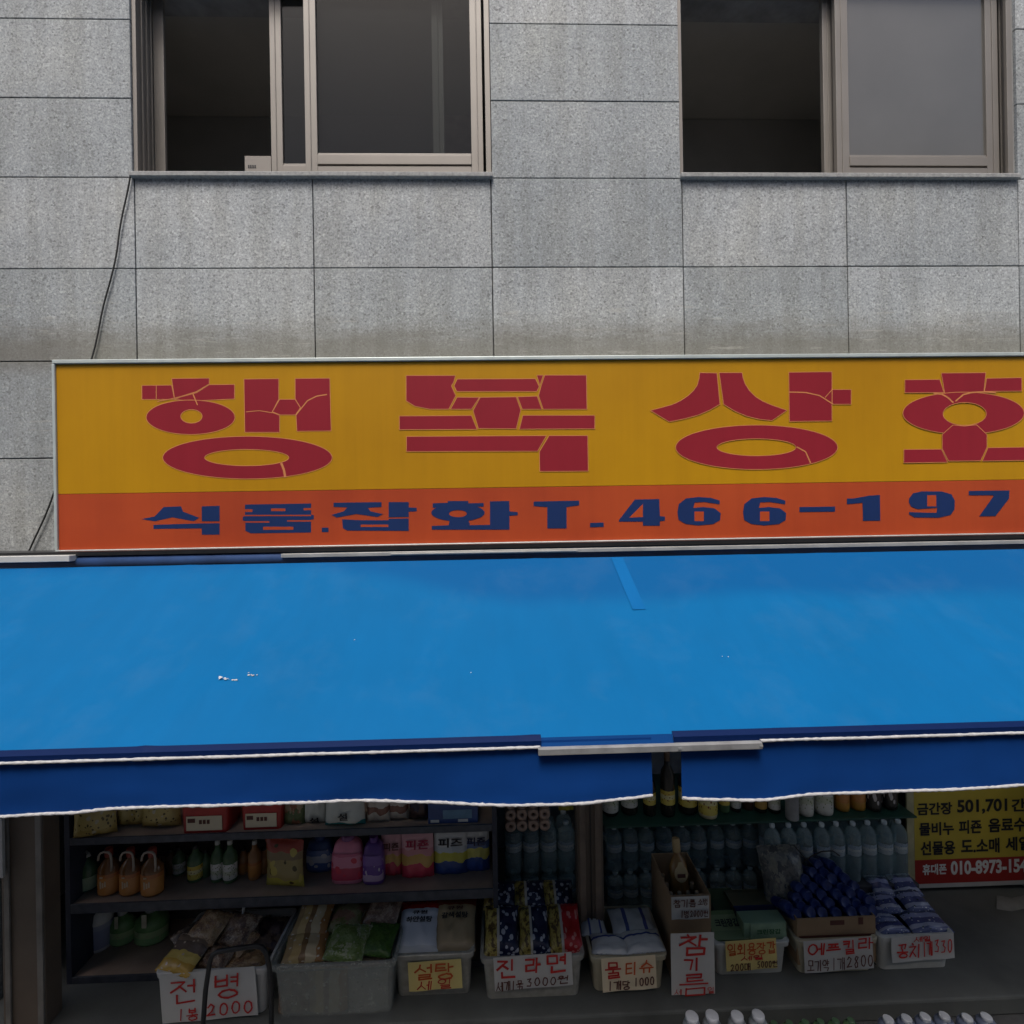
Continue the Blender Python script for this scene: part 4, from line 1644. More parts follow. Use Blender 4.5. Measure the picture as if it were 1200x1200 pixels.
detergent('blue softener jug behind the pink bottle on second shelf', 357, 389, 984, 1023, BLUP, BLUP, bands('blue_label', [(0, (.08, .14, .34)), (.35, (.4, .45, .55)), (.7, (.1, .16, .36))], blot=[((.5, .52, .56), 2.5, .3)]))
detergent('large pink softener bottle with red hearts on second shelf', 387, 425, 983, 1037, PINK, plain('purple_cap', (.2, .08, .2), .4), bands('pink_label', [(0, (.5, .05, .10)), (.45, (.66, .22, .32)), (.9, (.55, .12, .22))], blot=[((.6, .04, .08), 2.4, .26)]))
detergent('purple softener bottle right of the pink one on second shelf', 424, 449, 986, 1038, PURP, PURP, bands('purple_label', [(0, (.42, .3, .45)), (.25, (.14, .06, .28)), (.6, (.2, .1, .34))], blot=[((.5, .4, .5), 3, .2)]))
PPK = bands('pink_pouch', [(0, (.58, .05, .09)), (.30, (.60, .36, .10)), (.50, (.62, .26, .28)), (.62, (.66, .36, .40))], wob=.10, scale=2.2)
PBL = bands('blue_pouch', [(0, (.02, .06, .24)), (.30, (.55, .52, .08)), (.50, (.50, .55, .58)), (.62, (.62, .64, .64))], wob=.10, scale=2.2)
PBL2 = bands('blue_pouch_deep', [(0, (.02, .07, .30)), (.34, (.55, .52, .12)), (.55, (.10, .16, .34)), (.72, (.62, .64, .64))], wob=.10, scale=2.2)
G_ = 'softener refill pouches on the second shelf'
pouch('refill_pouch', 'pink refill pouch half hidden behind the purple bottle', 'pouch', 446, 471, 981, 1028, zB, PPK, .06, 'stand', 21, '피죤', DKINK, G_, tz=(.64, .82))
pouch('refill_pouch', 'front pink refill pouch with yellow wave', 'pouch', 470, 508, 979, 1031, zB, PPK, .07, 'stand', 22, '피죤', plain('pink_ink', (.35, .02, .06), .6), G_, tz=(.66, .86))
pouch('refill_pouch', 'white refill pouch with dark blue foot', 'pouch', 508, 548, 977, 1027, zB, PBL, .07, 'stand', 23, '피즈', BLKINK, G_, tz=(.66, .86))
pouch('refill_pouch', 'rightmost blue and white refill pouch on the second shelf', 'pouch', 543, 574, 976, 1023, zB, PBL2, .06, 'stand', 24, '피죤', plain('navy_ink', (.01, .015, .06), .6), G_, tz=(.66, .86))

# bottom board
p, wd, h = stand(95, 121, 1068, 1119, zC)
t = thing('soap_tub', 'white and blue soap tub with carry handle on the bottom shelf', 'tub', (p.x, p.y + wd / 2, zC))
mb = MB()
mb.lathe([(wd * .44, 0), (wd * .46, h * .02), (wd * .48, h * .60), (wd * .5, h * .62), (wd * .5, h * .66), (wd * .42, h * .84), (wd * .20, h * .88)], 22)
mb.build('tub', bands('tub_blue', [(0, (.6, .62, .66)), (.08, (.32, .36, .52)), (.55, (.40, .44, .56)), (.68, (.62, .64, .62))], wob=.01), t)
mb = MB()
mb.tube([(-wd * .3, -.02, h * .80), (-wd * .25, -.03, h * .98), (wd * .2, -.03, h), (wd * .36, -.02, h * .78)], .006, 8)
mb.build('handle', GREYP, t)
for a_, b_, yt, lb in ((122, 150, 1073, 'left green soap bottle with pale neck strip on bottom shelf'), (150, 187, 1071, 'right green soap bottle with pale neck strip on bottom shelf')):
    t = bottle('soap_bottle', lb, 'bottle', a_, b_, yt, 1111, zC, 'jug', plain('green_soap', (.13, .27, .10), .25), GREYP, bands('green_label', [(0, (.22, .40, .18)), (.5, (.30, .44, .22))], blot=[((.3, .34, .2), 4, .2)]), 'green soap bottles', (.06, .42), .8)
    hs = 1.12 * (1111 - yt) * 3.05 / F
    mb = MB()
    rs_ = (b_ - a_) * 3.05 / F * .5
    mb.box(-rs_ * .16, rs_ * .16, -rs_ * .80, -rs_ * .74, hs * .44, hs * .86)
    mb.build('neck_strip', plain('pale_strip', (.55, .56, .42), .5), t, bevel=.003)

# ------------------------------------------------------------------ middle bay: toilet rolls and water packs
ROLLM = plain('roll_paper_brown', (.42, .30, .24), .9, .15, 30)
ROLLH = plain('roll_core', (.025, .02, .018), .9)


def roll_pack():
    Y = 3.25
    p0, p1 = at(592, 976, Y), at(645, 930, Y)
    t = thing('toilet_roll_pack', 'wrapped pack of toilet rolls seen end on above the water bottles', 'paper pack', ((p0.x + p1.x) / 2, Y, p0.z))
    wd = p1.x - p0.x
    r = wd / 8.2
    for j in range(4):
        for i in range(4):
            mb = MB()
            n = 18
            cx, cz = -wd / 2 + r * (1 + 2.04 * i), r * (1 + 2.0 * j)
            vs, fs = [], []
            for (rr_, yy_) in ((r * .97, .1), (r * .97, .004), (r * .9, 0), (r * .36, 0), (r * .34, .03)):
                for k in range(n):
                    q = 2 * math.pi * k / n
                    vs.append((cx + rr_ * math.cos(q), yy_, cz + rr_ * math.sin(q)))
            for m2 in range(4):
                for k in range(n):
                    fs.append((m2 * n + k, m2 * n + (k + 1) % n, (m2 + 1) * n + (k + 1) % n, (m2 + 1) * n + k))
            mb.add(vs, fs, 0, True)
            mb.add(vs[4 * n:], [tuple(range(n))], 1)
            mb.build('roll', [ROLLM, ROLLH], t)
    return t, p0


rp, rp0 = roll_pack()


def wpack(label, xa, xb, Y, n, ztop, h=.31, nrow=2, labm=None, group='shrink wrapped water packs'):
    """n bottles across, in rows going back; base of the pack at ztop-h"""
    x0, x1 = gx(xa, 1000, Y), gx(xb, 1000, Y)
    r = (x1 - x0) / n / 2
    t = thing('water_pack', label, 'water pack', ((x0 + x1) / 2, Y, ztop - h), group=group)
    proto = None
    for j in range(nrow):
        for i in range(n):
            if proto is None:
                mb = MB()
                lathed(mb, 'water', r * .97, h, n=16)
                b0 = mb.build('bottle', BOTTLE, t)
                mb = MB()
                capmesh(mb, r * .32, h * .94, h, n=10)
                c0 = mb.build('cap', plain('pale_blue_cap', (.45, .52, .55), .3), b0)
                mb = MB()
                vs = []
                m2 = 12
                for k in range(m2 + 1):
                    q = math.pi * 1.12 + math.pi * .76 * k / m2
                    for zz in (.47, .65):
                        vs.append((r * .985 * math.cos(q), r * .985 * math.sin(q), h * zz))
                mb.add(vs, [(2 * k, 2 * k + 2, 2 * k + 3, 2 * k + 1) for k in range(m2)], 0, True)
                l0 = mb.build('label', labm or bands('water_label', [(0, (.30, .36, .38)), (.4, (.42, .46, .46)), (.65, (.25, .32, .38))], blot=[((.12, .18, .24), 4, .22)]), b0)
                proto = b0
                o_ = b0
            else:
                o_ = copy_tree(proto, t)
            o_.location = (x0 - (x0 + x1) / 2 + r * (1 + 2 * i) + random.uniform(-.002, .002), r * (1 + 2 * j) + random.uniform(0, .004), 0)
            o_.rotation_euler = (random.uniform(-.012, .012), random.uniform(-.015, .015), random.uniform(-.35, .35))
    return t


zw = at(630, 976, 3.3).z
wpack('upper water pack under the toilet rolls left of the mullion', 591, 676, 3.30, 4, rp0.z - .004, group='water packs left of the mullion')
wpack('lower water pack behind the dark blue noodle packs', 591, 676, 3.30, 4, rp0.z - .318, h=rp0.z - .318 - FZ, group='water packs left of the mullion')
pouch('yellow_packet', 'small bright yellow packet beside the toilet rolls', 'packet', 655, 673, 930, 952, at(664, 952, 3.3).z, plain('yellow_packet_film', (.45, .40, .05), .4), .05, 'flat', 31)
# packs behind the right hand bins: two layers, a green sheet on top
zt1 = at(800, 971, 3.32).z
G2 = 'water packs right of the mullion'
hw = (zt1 - FZ) / 2
wpack('upper water pack just right of the mullion', 712, 770, 3.32, 3, zt1, hw - .003, 2, group=G2)
wpack('upper water pack behind the oil carton', 772, 832, 3.32, 3, zt1, hw - .003, 2, group=G2)
wpack('upper water pack behind the glove boxes', 834, 893, 3.32, 3, zt1, hw - .003, 2, group=G2)
wpack('lower water pack just right of the mullion', 712, 770, 3.30, 3, FZ + hw - .004, hw - .004, 2, group=G2)
wpack('lower water pack behind the oil carton', 772, 832, 3.30, 3, FZ + hw - .004, hw - .004, 2, group=G2)
wpack('lower water pack behind the glove boxes', 834, 893, 3.30, 3, FZ + hw - .004, hw - .004, 2, group=G2)
zt2 = at(985, 969, 3.16).z
h2 = .36
wpack('tall clear water pack behind the blue spray cans', 902, 958, 3.16, 3, zt2, h2, 2, group='tall clear water packs')
wpack('tall clear water pack between spray cans and banner', 959, 1014, 3.16, 3, zt2, h2, 2, group='tall clear water packs')
wpack('tall clear water pack nearest the yellow banner', 1015, 1070, 3.16, 3, zt2, h2, 2, group='tall clear water packs')
# what the tall packs stand on
mb = MB()
mb.box(gx(900, 1000, 3.16), gx(1074, 1000, 3.16), 3.14, 3.5, FZ, zt2 - h2 - .002)
tag(mb.build('stacked_crate', plain('dark_crate', (.05, .05, .055), .6), bevel=.005), 'dark crate under the tall clear water packs', 'crate')

# green covered shelf with sauce bottles
zs = max(zt1, zt2) + .012
GS = plain('green_shelf_sheet', (.010, .055, .04), .5, .2, 5)
shf = thing('bottle_shelf', 'dark green shelf sheet carrying bottles above the water packs', 'shelf', (gx(885, 960, 3.4), 3.4, zs))
mb = MB()
mb.box(gx(708, 960, 3.24), gx(1072, 960, 3.24), 3.22, 3.85, zs - .012, zs)
mb.build('board', GS, shf, world=True, bevel=.003)
for px in (706, 1073):
    mb = MB()
    x = gx(px, 980, 3.6)
    mb.box(x, x + .02, 3.6, 3.84, FZ, zs - .013)
    mb.build('leg', BLACKM, shf, world=True)
BK = plain('black_bottle', (.02, .018, .015), .25)
CRM = plain('cream_bottle', (.5, .45, .3), .4)
SB_ = [
    (708, 727, 912, 952, 'can', BK, LABW, (.1, .75), 'sauce can with white label at the left end of green shelf'),
    (730, 750, 908, 951, 'round', BK, LABW, (.2, .6), 'round jar with pale label second on the green shelf'),
    (756, 771, 902, 952, 'slim', BK, LABY, (.25, .5), 'black bottle with yellow label left of the awning gap'),
    (777, 794, 884, 953, 'slim', BK, LABY, (.2, .42), 'tall black bottle with yellow label in the awning gap'),
    (799, 821, 905, 951, 'round', BK, LABY, (.2, .62), 'wide dark bottle with yellow label right of awning gap'),
    (823, 845, 905, 960, 'round', CRM, LABY, (.1, .6), 'cream jar standing forward on the green shelf'),
    (845, 858, 905, 948, 'slim', DGRN, LABY, (.2, .5), 'dark green bottle behind the cream jar'),
    (859, 871, 900, 947, 'slim', BK, LABW, (.1, .5), 'slim dark bottle with white label in mid green shelf'),
    (873, 886, 900, 945, 'slim', plain('brown_bottle', (.06, .03, .02), .3), None, (.1, .5), 'plain brown bottle in the middle of green shelf'),
    (888, 902, 900, 948, 'slim', BK, plain('amber_label', (.5, .3, .07), .5), (.1, .5), 'slim bottle with amber label on green shelf'),
    (904, 918, 900, 949, 'slim', BK, LABW, (.1, .5), 'slim dark bottle with white label right of amber label'),
    (925, 940, 900, 962, 'slim', plain('grey_bottle', (.30, .30, .30), .4), None, (.1, .5), 'pale grey bottle standing forward on the green shelf'),
    (940, 958, 895, 953, 'round', plain('white_jar', (.5, .5, .45), .4), LABW, (.1, .6), 'white jar right of the pale grey bottle'),
    (961, 982, 895, 952, 'round', plain('white_jar', (.5, .5, .45), .4), LABW, (.1, .6), 'white jar left of the orange jars'),
    (984, 1000, 895, 947, 'round', plain('orange_jar', (.46, .22, .03), .4), LABO, (.2, .55), 'left orange jar on the green shelf'),
    (1002, 1019, 895, 946, 'round', plain('orange_jar', (.46, .22, .03), .4), LABO, (.2, .55), 'right orange jar on the green shelf'),
    (1021, 1038, 895, 947, 'round', BK, bands('black_white_label', [(0, (.02, .02, .02)), (.3, (.03, .02, .02))], blot=[((.55, .5, .48), 2.2, .3)]), (.1, .6), 'left black jar with white flower print'),
    (1040, 1057, 895, 945, 'round', BK, bands('black_white_label', [(0, (.02, .02, .02))]), (.1, .6), 'right black jar with white flower print beside banner'),
]
for a_, b_, yt, yb, kd, bm, lm, lr, lb in SB_:
    bottle('sauce_bottle', lb, 'bottle', a_, b_, yt, yb + (6 if yb < 956 else 2), zs, kd, bm, plain('dark_cap', (.08, .05, .03), .4), lm, 'bottles along the green shelf', lr, capr=.42)

# ------------------------------------------------------------------ banner on the inner side wall
YB = 3.42
bn = thing('banner', 'yellow banner with black Korean writing and red phone strip', 'banner', (at(1130, 980, YB).x, YB, at(1130, 1030, YB).z))
bx0, bx1 = at(1072, 990, YB).x, at(1300, 990, YB).x
bz0, bz1 = at(1130, 1034, YB).z, at(1130, 880, YB).z
bzm = at(1130, 1006, YB).z
BYEL = plain('banner_yellow', (.54, .42, .05), .55, .12, 3)
BRED = plain('banner_red', (.36, .02, .015), .55, .12, 3)
mb = MB()
mb.box(bx0, bx1, YB, YB + .012, bzm, bz1, 0)
mb.box(bx0, bx1, YB, YB + .012, bz0, bzm - .001, 1)
mb.box(bx0 - .012, bx1, YB + .001, YB + .013, bz0 - .03, bz0 - .001, 2)
mb.box(bx0 - .05, bx0 - .001, YB + .001, YB + .013, bz0, bz1, 3)
mb.build('cloth', [BYEL, BRED, WHITEP, plain('banner_pale_edge', (.42, .40, .24), .6)], bn, world=True)


def btext(text, xl, xr, yt, yb, mat, bold=.035):
    a, b_ = at(xl, yb, YB), at(xr, yt, YB)
    # level on the banner: use the mean pixel slope taken out
    mid = at((xl + xr) / 2, (yt + yb) / 2, YB)
    hh = (yb - yt) * YB / F
    mb = MB()
    print_text(mb, text, a.x, b_.x, mid.z - hh / 2, mid.z + hh / 2, YB - .002, bold)
    mb.build('lettering', mat, bn, world=True)


btext('금간장', 1074.5, 1115.5, 940, 955, BLKINK)
btext('501,701', 1121.5, 1180, 936, 954, BLKINK)
btext('간장', 1185, 1218, 935, 951, BLKINK)
btext('물비누', 1077, 1117.5, 963, 979, BLKINK)
btext('피죤', 1123.5, 1150, 960.5, 977, BLKINK)
btext('음료수', 1158, 1202, 958, 975, BLKINK)
btext('선물용', 1078.5, 1119, 985, 1002, BLKINK)
btext('도.소매', 1126, 1171, 982, 1000, BLKINK)
btext('세일', 1178, 1207, 980, 997, BLKINK)
btext('휴대폰', 1081, 1109, 1012, 1025, WHINK)
btext('010-8973-154', 1114, 1203, 1007, 1024, WHINK, .04)
# pale folded cloth on the floor under the banner
mb = MB()
cz = FZ + .012
vs = []
for i in range(13):
    for j in range(5):
        p = atz(1168 + i * 6, 1050 + j * 4 + 2.2 * math.sin(i * .6), FZ)
        vs.append((p.x, p.y, FZ + .004 + .014 * max(0, math.sin(j / 4 * math.pi)) + .008 * noise.noise((i * .5, j, 0))))
mb.add(vs, [(i * 5 + j, i * 5 + j + 1, i * 5 + 6 + j, i * 5 + 5 + j) for i in range(12) for j in range(4)], 0, True)
tag(mb.build('floor_cloth', plain('grey_cloth', (.15, .155, .15), .8), bevel=0), 'grey folded cloth lying on the floor under the banner', 'cloth')
mb = MB()
mb.box(at(1072, 1050, 3.45).x, 3.6, 3.46, 3.5, FZ, bz0 - .03)
mb.box(at(1072, 1050, 3.45).x, 3.6, 3.47, 3.52, bz0 - .03, 2.41)
mb.build('banner_wall', plain('grey_side_wall', (.10, .105, .10), .85), bld, world=True)


# ------------------------------------------------------------------ bins
def rrect(wx, y0, y1, z, r=.03, n=5):
    pts = []
    for cx, cy, a0 in ((wx / 2 - r, y0 + r, -90), (wx / 2 - r, y1 - r, 0), (-wx / 2 + r, y1 - r, 90), (-wx / 2 + r, y0 + r, 180)):
        for k in range(n):
            a_ = rad(a0 + 90 * k / (n - 1))
            pts.append((cx + r * math.cos(a_), cy + r * math.sin(a_), z))
    return pts


def bin_(name, label, xl, xr, yt, yb, D, mat, z=FZ, group='plastic bins of goods', taper=.93, rim=.012):
    p = atz((xl + xr) / 2, yb, z)
    k = p.y / F
    wd = (xr - xl) * k
    h = (yb - yt) * k * .985
    t = thing(name, label, 'bin', (p.x, p.y, z), group=group)
    mb = MB()
    o = .012 * (1 - taper) * 10
    tw = .006
    rings = [rrect(wd * taper, .018, D - .018, 0), rrect(wd * .985, .002, D - .002, h - .03), rrect(wd * .985 + 2 * rim, -rim, D + rim, h - .028),
             rrect(wd + 2 * rim, -rim - .001, D + rim + .001, h - .004), rrect(wd + 2 * rim - .006, -rim + .003, D + rim - .003, h),
             rrect(wd - 2 * tw, tw, D - tw, h), rrect(wd * taper - 2 * tw, .018 + tw, D - .018 - tw, tw)]
    mb.loft(rings)
    b_ = mb.build('bin', mat, t)
    t['_w'] = wd; t['_h'] = h; t['_D'] = D
    return t, p, wd, h


def card(t, xl, xr, yt, yb, Y, paper, lines, seed=1, thick=.0015, curl=.0, part='price_card', rot=0.):
    """paper card facing the street at plane Y with hand lettering; lines: (text, x0, x1, y_top, y_bot, ink, width px)"""
    cx, cy = (xl + xr) / 2, (yt + yb) / 2
    c = at(cx, cy, Y)
    k = Y / F
    wd, h = (xr - xl) * k, (yb - yt) * k
    loc = c - Vector(t.location) if t else c
    mb = MB()
    n = 8
    rn = random.Random(seed)
    vs = []
    for i in range(n + 1):
        x = -wd / 2 + wd * i / n
        yb_ = .002 * math.sin(i * 1.1 + seed)
        vs += [(x, yb_, -h / 2 + .002 * rn.random()), (x, yb_ * .3, h / 2), (x, yb_ + thick, -h / 2), (x, yb_ * .3 + thick, h / 2)]
    fs = []
    for i in range(n):
        a = 4 * i
        fs += [(a, a + 4, a + 5, a + 1), (a + 2, a + 3, a + 7, a + 6), (a + 1, a + 5, a + 7, a + 3), (a, a + 2, a + 6, a + 4)]
    mb.add(vs, fs)
    mb.add([vs[0], vs[1], vs[3], vs[2]], [(0, 1, 2, 3)])
    mb.add([vs[-4], vs[-3], vs[-1], vs[-2]], [(0, 2, 3, 1)])
    cd = mb.build(part, paper, t)
    cd.location = loc
    cd.rotation_euler = (0, rot, 0)
    if lines:
        mb = MB()
        inks = []
        for q, (text, x0, x1, y0, y1, ink, wp) in enumerate(lines):
            if ink not in inks:
                inks.append(ink)
            hand(mb, text, (x0 - cx) * k, (x1 - cx) * k, (cy - y1) * k, (cy - y0) * k, -.0035 - .002 * q, wp * k, inks.index(ink), seed * 10 + q)
        lt = mb.build('lettering', inks, cd)
    return cd


# 1 white bin of crackers
b1, p1, w1, h1 = bin_('goods_bin', 'white bin of cracker bags at far left with white card', 188, 311, 1136, 1193, .40, WHITEP)
card(b1, 190, 299, 1138, 1194.5, p1.y - .022, PAPER, [('전', 203, 231, 1146, 1172, REDINK, 2.2), ('병', 252, 280, 1143, 1170, REDINK, 2.4), ('1봉', 209, 232, 1178, 1191, REDINK, 1.5), ('2000', 242, 295, 1175, 1188, REDINK, 1.9)], 1, rot=rad(-3))
CRK = art('cracker_bag', [(.34, .21, .11), (.40, .27, .14), (.22, .13, .08), (.44, .31, .18), (.30, .18, .09)], 13)
CRK2 = art('cracker_bag_dark', [(.20, .12, .08), (.28, .19, .12), (.13, .08, .06), (.36, .27, .19)], 12)
CRKY = bands('cracker_bag_yellow', [(0, (.45, .28, .05)), (.28, (.55, .42, .12)), (.5, (.14, .10, .08)), (.75, (.24, .17, .12))], blot=[((.5, .4, .3), 6, .2)])
g = 'cracker bags in the white bin'
pack('cracker_bag', 'yellow footed cracker bag poking out at the left of bin', 'snack bag', 178, 224, 1141, p1.y - .01, 1098, p1.y + .16, CRKY, .07, 41, g, rz=-.25)
pack('cracker_bag', 'brown cracker bag leaning at the back left of white bin', 'snack bag', 212, 252, 1104, p1.y + .12, 1068, p1.y + .28, CRK, .08, 42, g, rz=-.3)
pack('cracker_bag', 'cracker bag with tied top standing in middle of white bin', 'snack bag', 248, 288, 1112, p1.y + .12, 1071, p1.y + .27, CRK2, .08, 43, g, rz=-.25)
pack('cracker_bag', 'pale cracker bag at the front middle of the white bin', 'snack bag', 224, 262, 1138, p1.y + .03, 1108, p1.y + .14, CRK2, .07, 44, g, rz=-.3)
pack('cracker_bag', 'flat cracker bag at the front right of the white bin', 'snack bag', 262, 308, 1136, p1.y + .03, 1114, p1.y + .16, CRK, .06, 45, g, rz=.15)
pack('cracker_bag', 'dark cracker bag in the back right corner of white bin', 'snack bag', 286, 326, 1116, p1.y + .16, 1076, p1.y + .34, art('dark_cracker', [(.14, .08, .06), (.22, .14, .10), (.09, .05, .05)], 4), .08, 46, g)

rn = random.Random(77)
for i, (px, py, yo, wz, mt, lb) in enumerate(((232, 1092, .20, .9, CRKY, 'crumpled yellow and dark cracker bag tilted left on the heap'), (270, 1098, .13, -.7, CRK, 'crumpled brown cracker bag lying across the middle of heap'),
                                  (298, 1092, .20, .5, CRK2, 'dark crumpled bag near the right rim of the heap'), (246, 1120, .06, -.5, CRK, 'small brown bag tucked behind the white card'))):
    pack('cracker_bag', lb, 'snack bag', px - 20, px + 20, py + 14, p1.y + yo, py - 14, p1.y + yo + .12, mt, .06, 140 + i, 'cracker bags in the white bin', rz=wz)
# the tied top of a bag
mb = MB()
q = at(284, 1076, p1.y + .26)
mb.tube([q, q + Vector((.004, 0, .03)), q + Vector((.010, .004, .075))], [.012, .006, .011], 8)
tag(mb.build('bag_tie', plain('clear_film', (.4, .4, .38), .3)), 'twisted clear film top sticking up from the cracker bags', 'bag tie')

# 2 clear bin of dried food
b2, p2, w2, h2_ = bin_('goods_bin', 'clear bin of green and brown dried food packs without card', 322, 462, 1128, 1194, .44, CLEARP)
NOOD = bands('amber_strip_pack', [(0, (.34, .24, .12)), (.2, (.5, .36, .16)), (.4, (.22, .13, .06)), (.55, (.52, .42, .26)), (.8, (.34, .17, .06))], 0, blot=[((.55, .5, .4), 5, .18)])
GRNP = art('green_dried_pack', [(.17, .25, .07), (.22, .30, .11), (.13, .20, .05), (.36, .40, .26)], 12)
GRND = art('deep_green_pack', [(.06, .14, .02), (.08, .17, .03), (.05, .11, .02)], 14)
BRNP = art('brown_dried_pack', [(.24, .15, .11), (.30, .20, .15), (.18, .12, .09), (.36, .27, .2)], 12)
g = 'dried food packs in the clear bin'
F2 = p2.y
pack('dried_food_pack', 'striped amber pack at the back left of clear bin', 'food pack', 341, 381, 1095, F2 + .16, 1055, F2 + .36, NOOD, .06, 51, g)
pack('dried_food_pack', 'brown striped pack at the front left of clear bin', 'food pack', 330, 378, 1128, F2 + .03, 1094, F2 + .18, NOOD, .06, 52, g, rz=.1)
pack('dried_food_pack', 'pale green pack in the back middle of clear bin', 'food pack', 382, 420, 1092, F2 + .18, 1060, F2 + .36, art('olive_pack', [(.2, .2, .08), (.28, .26, .14), (.3, .18, .12)], 5), .06, 53, g)
pack('dried_food_pack', 'light green glossy pack at the front middle of clear bin', 'food pack', 376, 424, 1126, F2 + .03, 1084, F2 + .2, GRNP, .06, 54, g, rz=-.12)
pack('dried_food_pack', 'deep green pack at the front right of clear bin', 'food pack', 420, 457, 1120, F2 + .05, 1082, F2 + .22, GRND, .06, 55, g, rz=-.15)
pack('dried_food_pack', 'brown pack standing highest at the back right of clear bin', 'food pack', 424, 464, 1084, F2 + .22, 1043, F2 + .40, BRNP, .07, 56, g, rz=-.2)
for i, (px, py, yo, wz, mt, lb) in enumerate(((356, 1086, .20, -.35, NOOD, 'small amber striped pack tilted on the left of heap'), (392, 1104, .10, .45, GRNP, 'small light green pack lying crooked on the heap'),
                                  (408, 1074, .26, -.5, NOOD, 'small striped pack across the middle of the heap'), (440, 1068, .28, .3, BRNP, 'small brown pack under the highest brown pack'), (352, 1112, .06, .3, GRNP, 'small pale green pack at the front left corner'))):
    pack('dried_food_pack', lb, 'food pack', px - 17, px + 17, py + 14, F2 + yo, py - 13, F2 + yo + .12, mt, .05, 160 + i, g, rz=wz)
for i, (a_, b_, mt, lb) in enumerate(((326, 362, BRNP, 'brown pack behind the clear front wall at left'), (362, 408, NOOD, 'amber pack behind the clear front wall in middle'), (408, 456, bands('grey_card_pack', [(0, (.30, .31, .30)), (.5, (.36, .36, .34))], blot=[((.1, .1, .1), 6, .15)]), 'grey pack behind the clear front wall at right'))):
    pack('dried_food_pack', lb, 'food pack', a_, b_, 1190, F2 + .05, 1134, F2 + .055, mt, .05, 60 + i, g)
mb = MB()
mb.box(-w2 * .40, w2 * .40, .09, .38, .01, h2_ - .06)
tag(mb.build('inner_carton', BRNP, loc=(p2.x, p2.y, FZ)), 'brown carton filling the inside of the clear bin', 'box')

# 3 sugar bin
b3, p3, w3, h3 = bin_('goods_bin', 'cloudy bin of sugar bags with yellow card', 462, 554, 1116, 1169, .36, CLEARP2)
card(b3, 479, 541, 1126, 1160, p3.y - .02, PAPERY, [('설', 487, 507, 1129, 1146, ORINK, 2.0), ('탕', 510, 532, 1128, 1146, ORINK, 2.0), ('세', 489, 505, 1147.5, 1157, REDINK, 1.4), ('일', 513, 529, 1146, 1157, REDINK, 1.3)], 3, rot=rad(-2))
WSUG = bands('white_sugar_bag', [(0, (.52, .54, .57)), (.12, (.62, .64, .68)), (.80, (.45, .02, .02))], wob=.03, scale=1.5, bmp=.15)
KSUG = bands('kraft_sugar_bag', [(0, (.36, .27, .16)), (.12, (.40, .30, .17)), (.82, (.22, .05, .03))], wob=.02, scale=1.5, bmp=.15)
g = 'sugar bags in the yellow card bin'
pack('sugar_bag', 'white sugar bag with red top and black writing', 'sugar bag', 463, 512, 1118, p3.y + .01, 1058, p3.y + .26, WSUG, .075, 71, g, texts=[('하얀설탕', (.50, .62), .62, BLKINK), ('큐원', (.66, .74), .36, BLKINK)], nx=18)
pack('sugar_bag', 'kraft brown sugar bag with dark top', 'sugar bag', 506, 556, 1116, p3.y + .02, 1054, p3.y + .27, KSUG, .075, 72, g, texts=[('갈색설탕', (.54, .66), .62, BLKINK), ('큐원', (.70, .78), .36, DKINK)], nx=18)
pack('sugar_bag', 'plastic wrapped sugar bag low inside the yellow card bin', 'sugar bag', 466, 550, 1166, p3.y + .05, 1122, p3.y + .055, plain('sugar_wrap', (.42, .38, .28), .4, .2, 30, bmp=.4, bscale=40), .05, 73, g)

# 4 ramen bin
b4, p4, w4, h4 = bin_('goods_bin', 'clear bin of noodle multipacks with white card', 566, 684, 1119, 1172, .40, CLEARP2)
card(b4, 579, 671, 1119, 1158, p4.y - .02, PAPER, [('진', 583, 604, 1122, 1143, REDINK, 2.6), ('라', 616, 634, 1122, 1138, REDINK, 2.6), ('면', 641, 664, 1120, 1140, REDINK, 2.6), ('세개1묶', 581, 612, 1146, 1156, DKINK, 1.2), ('3000원', 616, 665, 1144, 1153, DKINK, 1.4)], 4, rot=rad(-2))


def ramen_mat(name, main, dots):
    if name in MATS:
        return MATS[name]
    m, n, b = nodes_of(name)
    c = n.nodes.new('ShaderNodeTexCoord')
    sp = n.nodes.new('ShaderNodeSeparateXYZ')
    link(n, c.outputs['Generated'], sp.inputs[0])
    v = n.nodes.new('ShaderNodeTexVoronoi')
    v.inputs['Scale'].default_value = 5.5
    link(n, c.outputs['Generated'], v.inputs['Vector'])
    r1 = ramp(n, [(0, dots), (.33, main)], 'CONSTANT')
    link(n, v.outputs['Distance'], r1.inputs[0])
    t = noise_tex(n, 6, 3, coord='Generated')
    r2 = ramp(n, [(0, (.10, .06, .02)), (.44, (.34, .26, .06)), (.52, (.46, .37, .10)), (.6, (.3, .2, .06))], 'CONSTANT')
    link(n, t.outputs[0], r2.inputs[0])
    r3 = ramp(n, [(0, (0, 0, 0)), (.40, (1, 1, 1))], 'CONSTANT')
    link(n, sp.outputs[0], r3.inputs[0])
    col = mixc(n, r3.outputs[0], r2.outputs[0], r1.outputs[0])
    r4 = ramp(n, [(0, (0, 0, 0)), (.36, (1, 1, 1)), (.43, (0, 0, 0))], 'CONSTANT')
    link(n, sp.outputs[0], r4.inputs[0])
    col = mixc(n, r4.outputs[0], col, (.5, .48, .42))
    link(n, col, b.inputs['Base Color'])
    b.inputs['Roughness'].default_value = .3
    t2 = noise_tex(n, 50, 3)
    bump(n, b, t2.outputs[0], .3, .006)
    MATS[name] = m
    return m


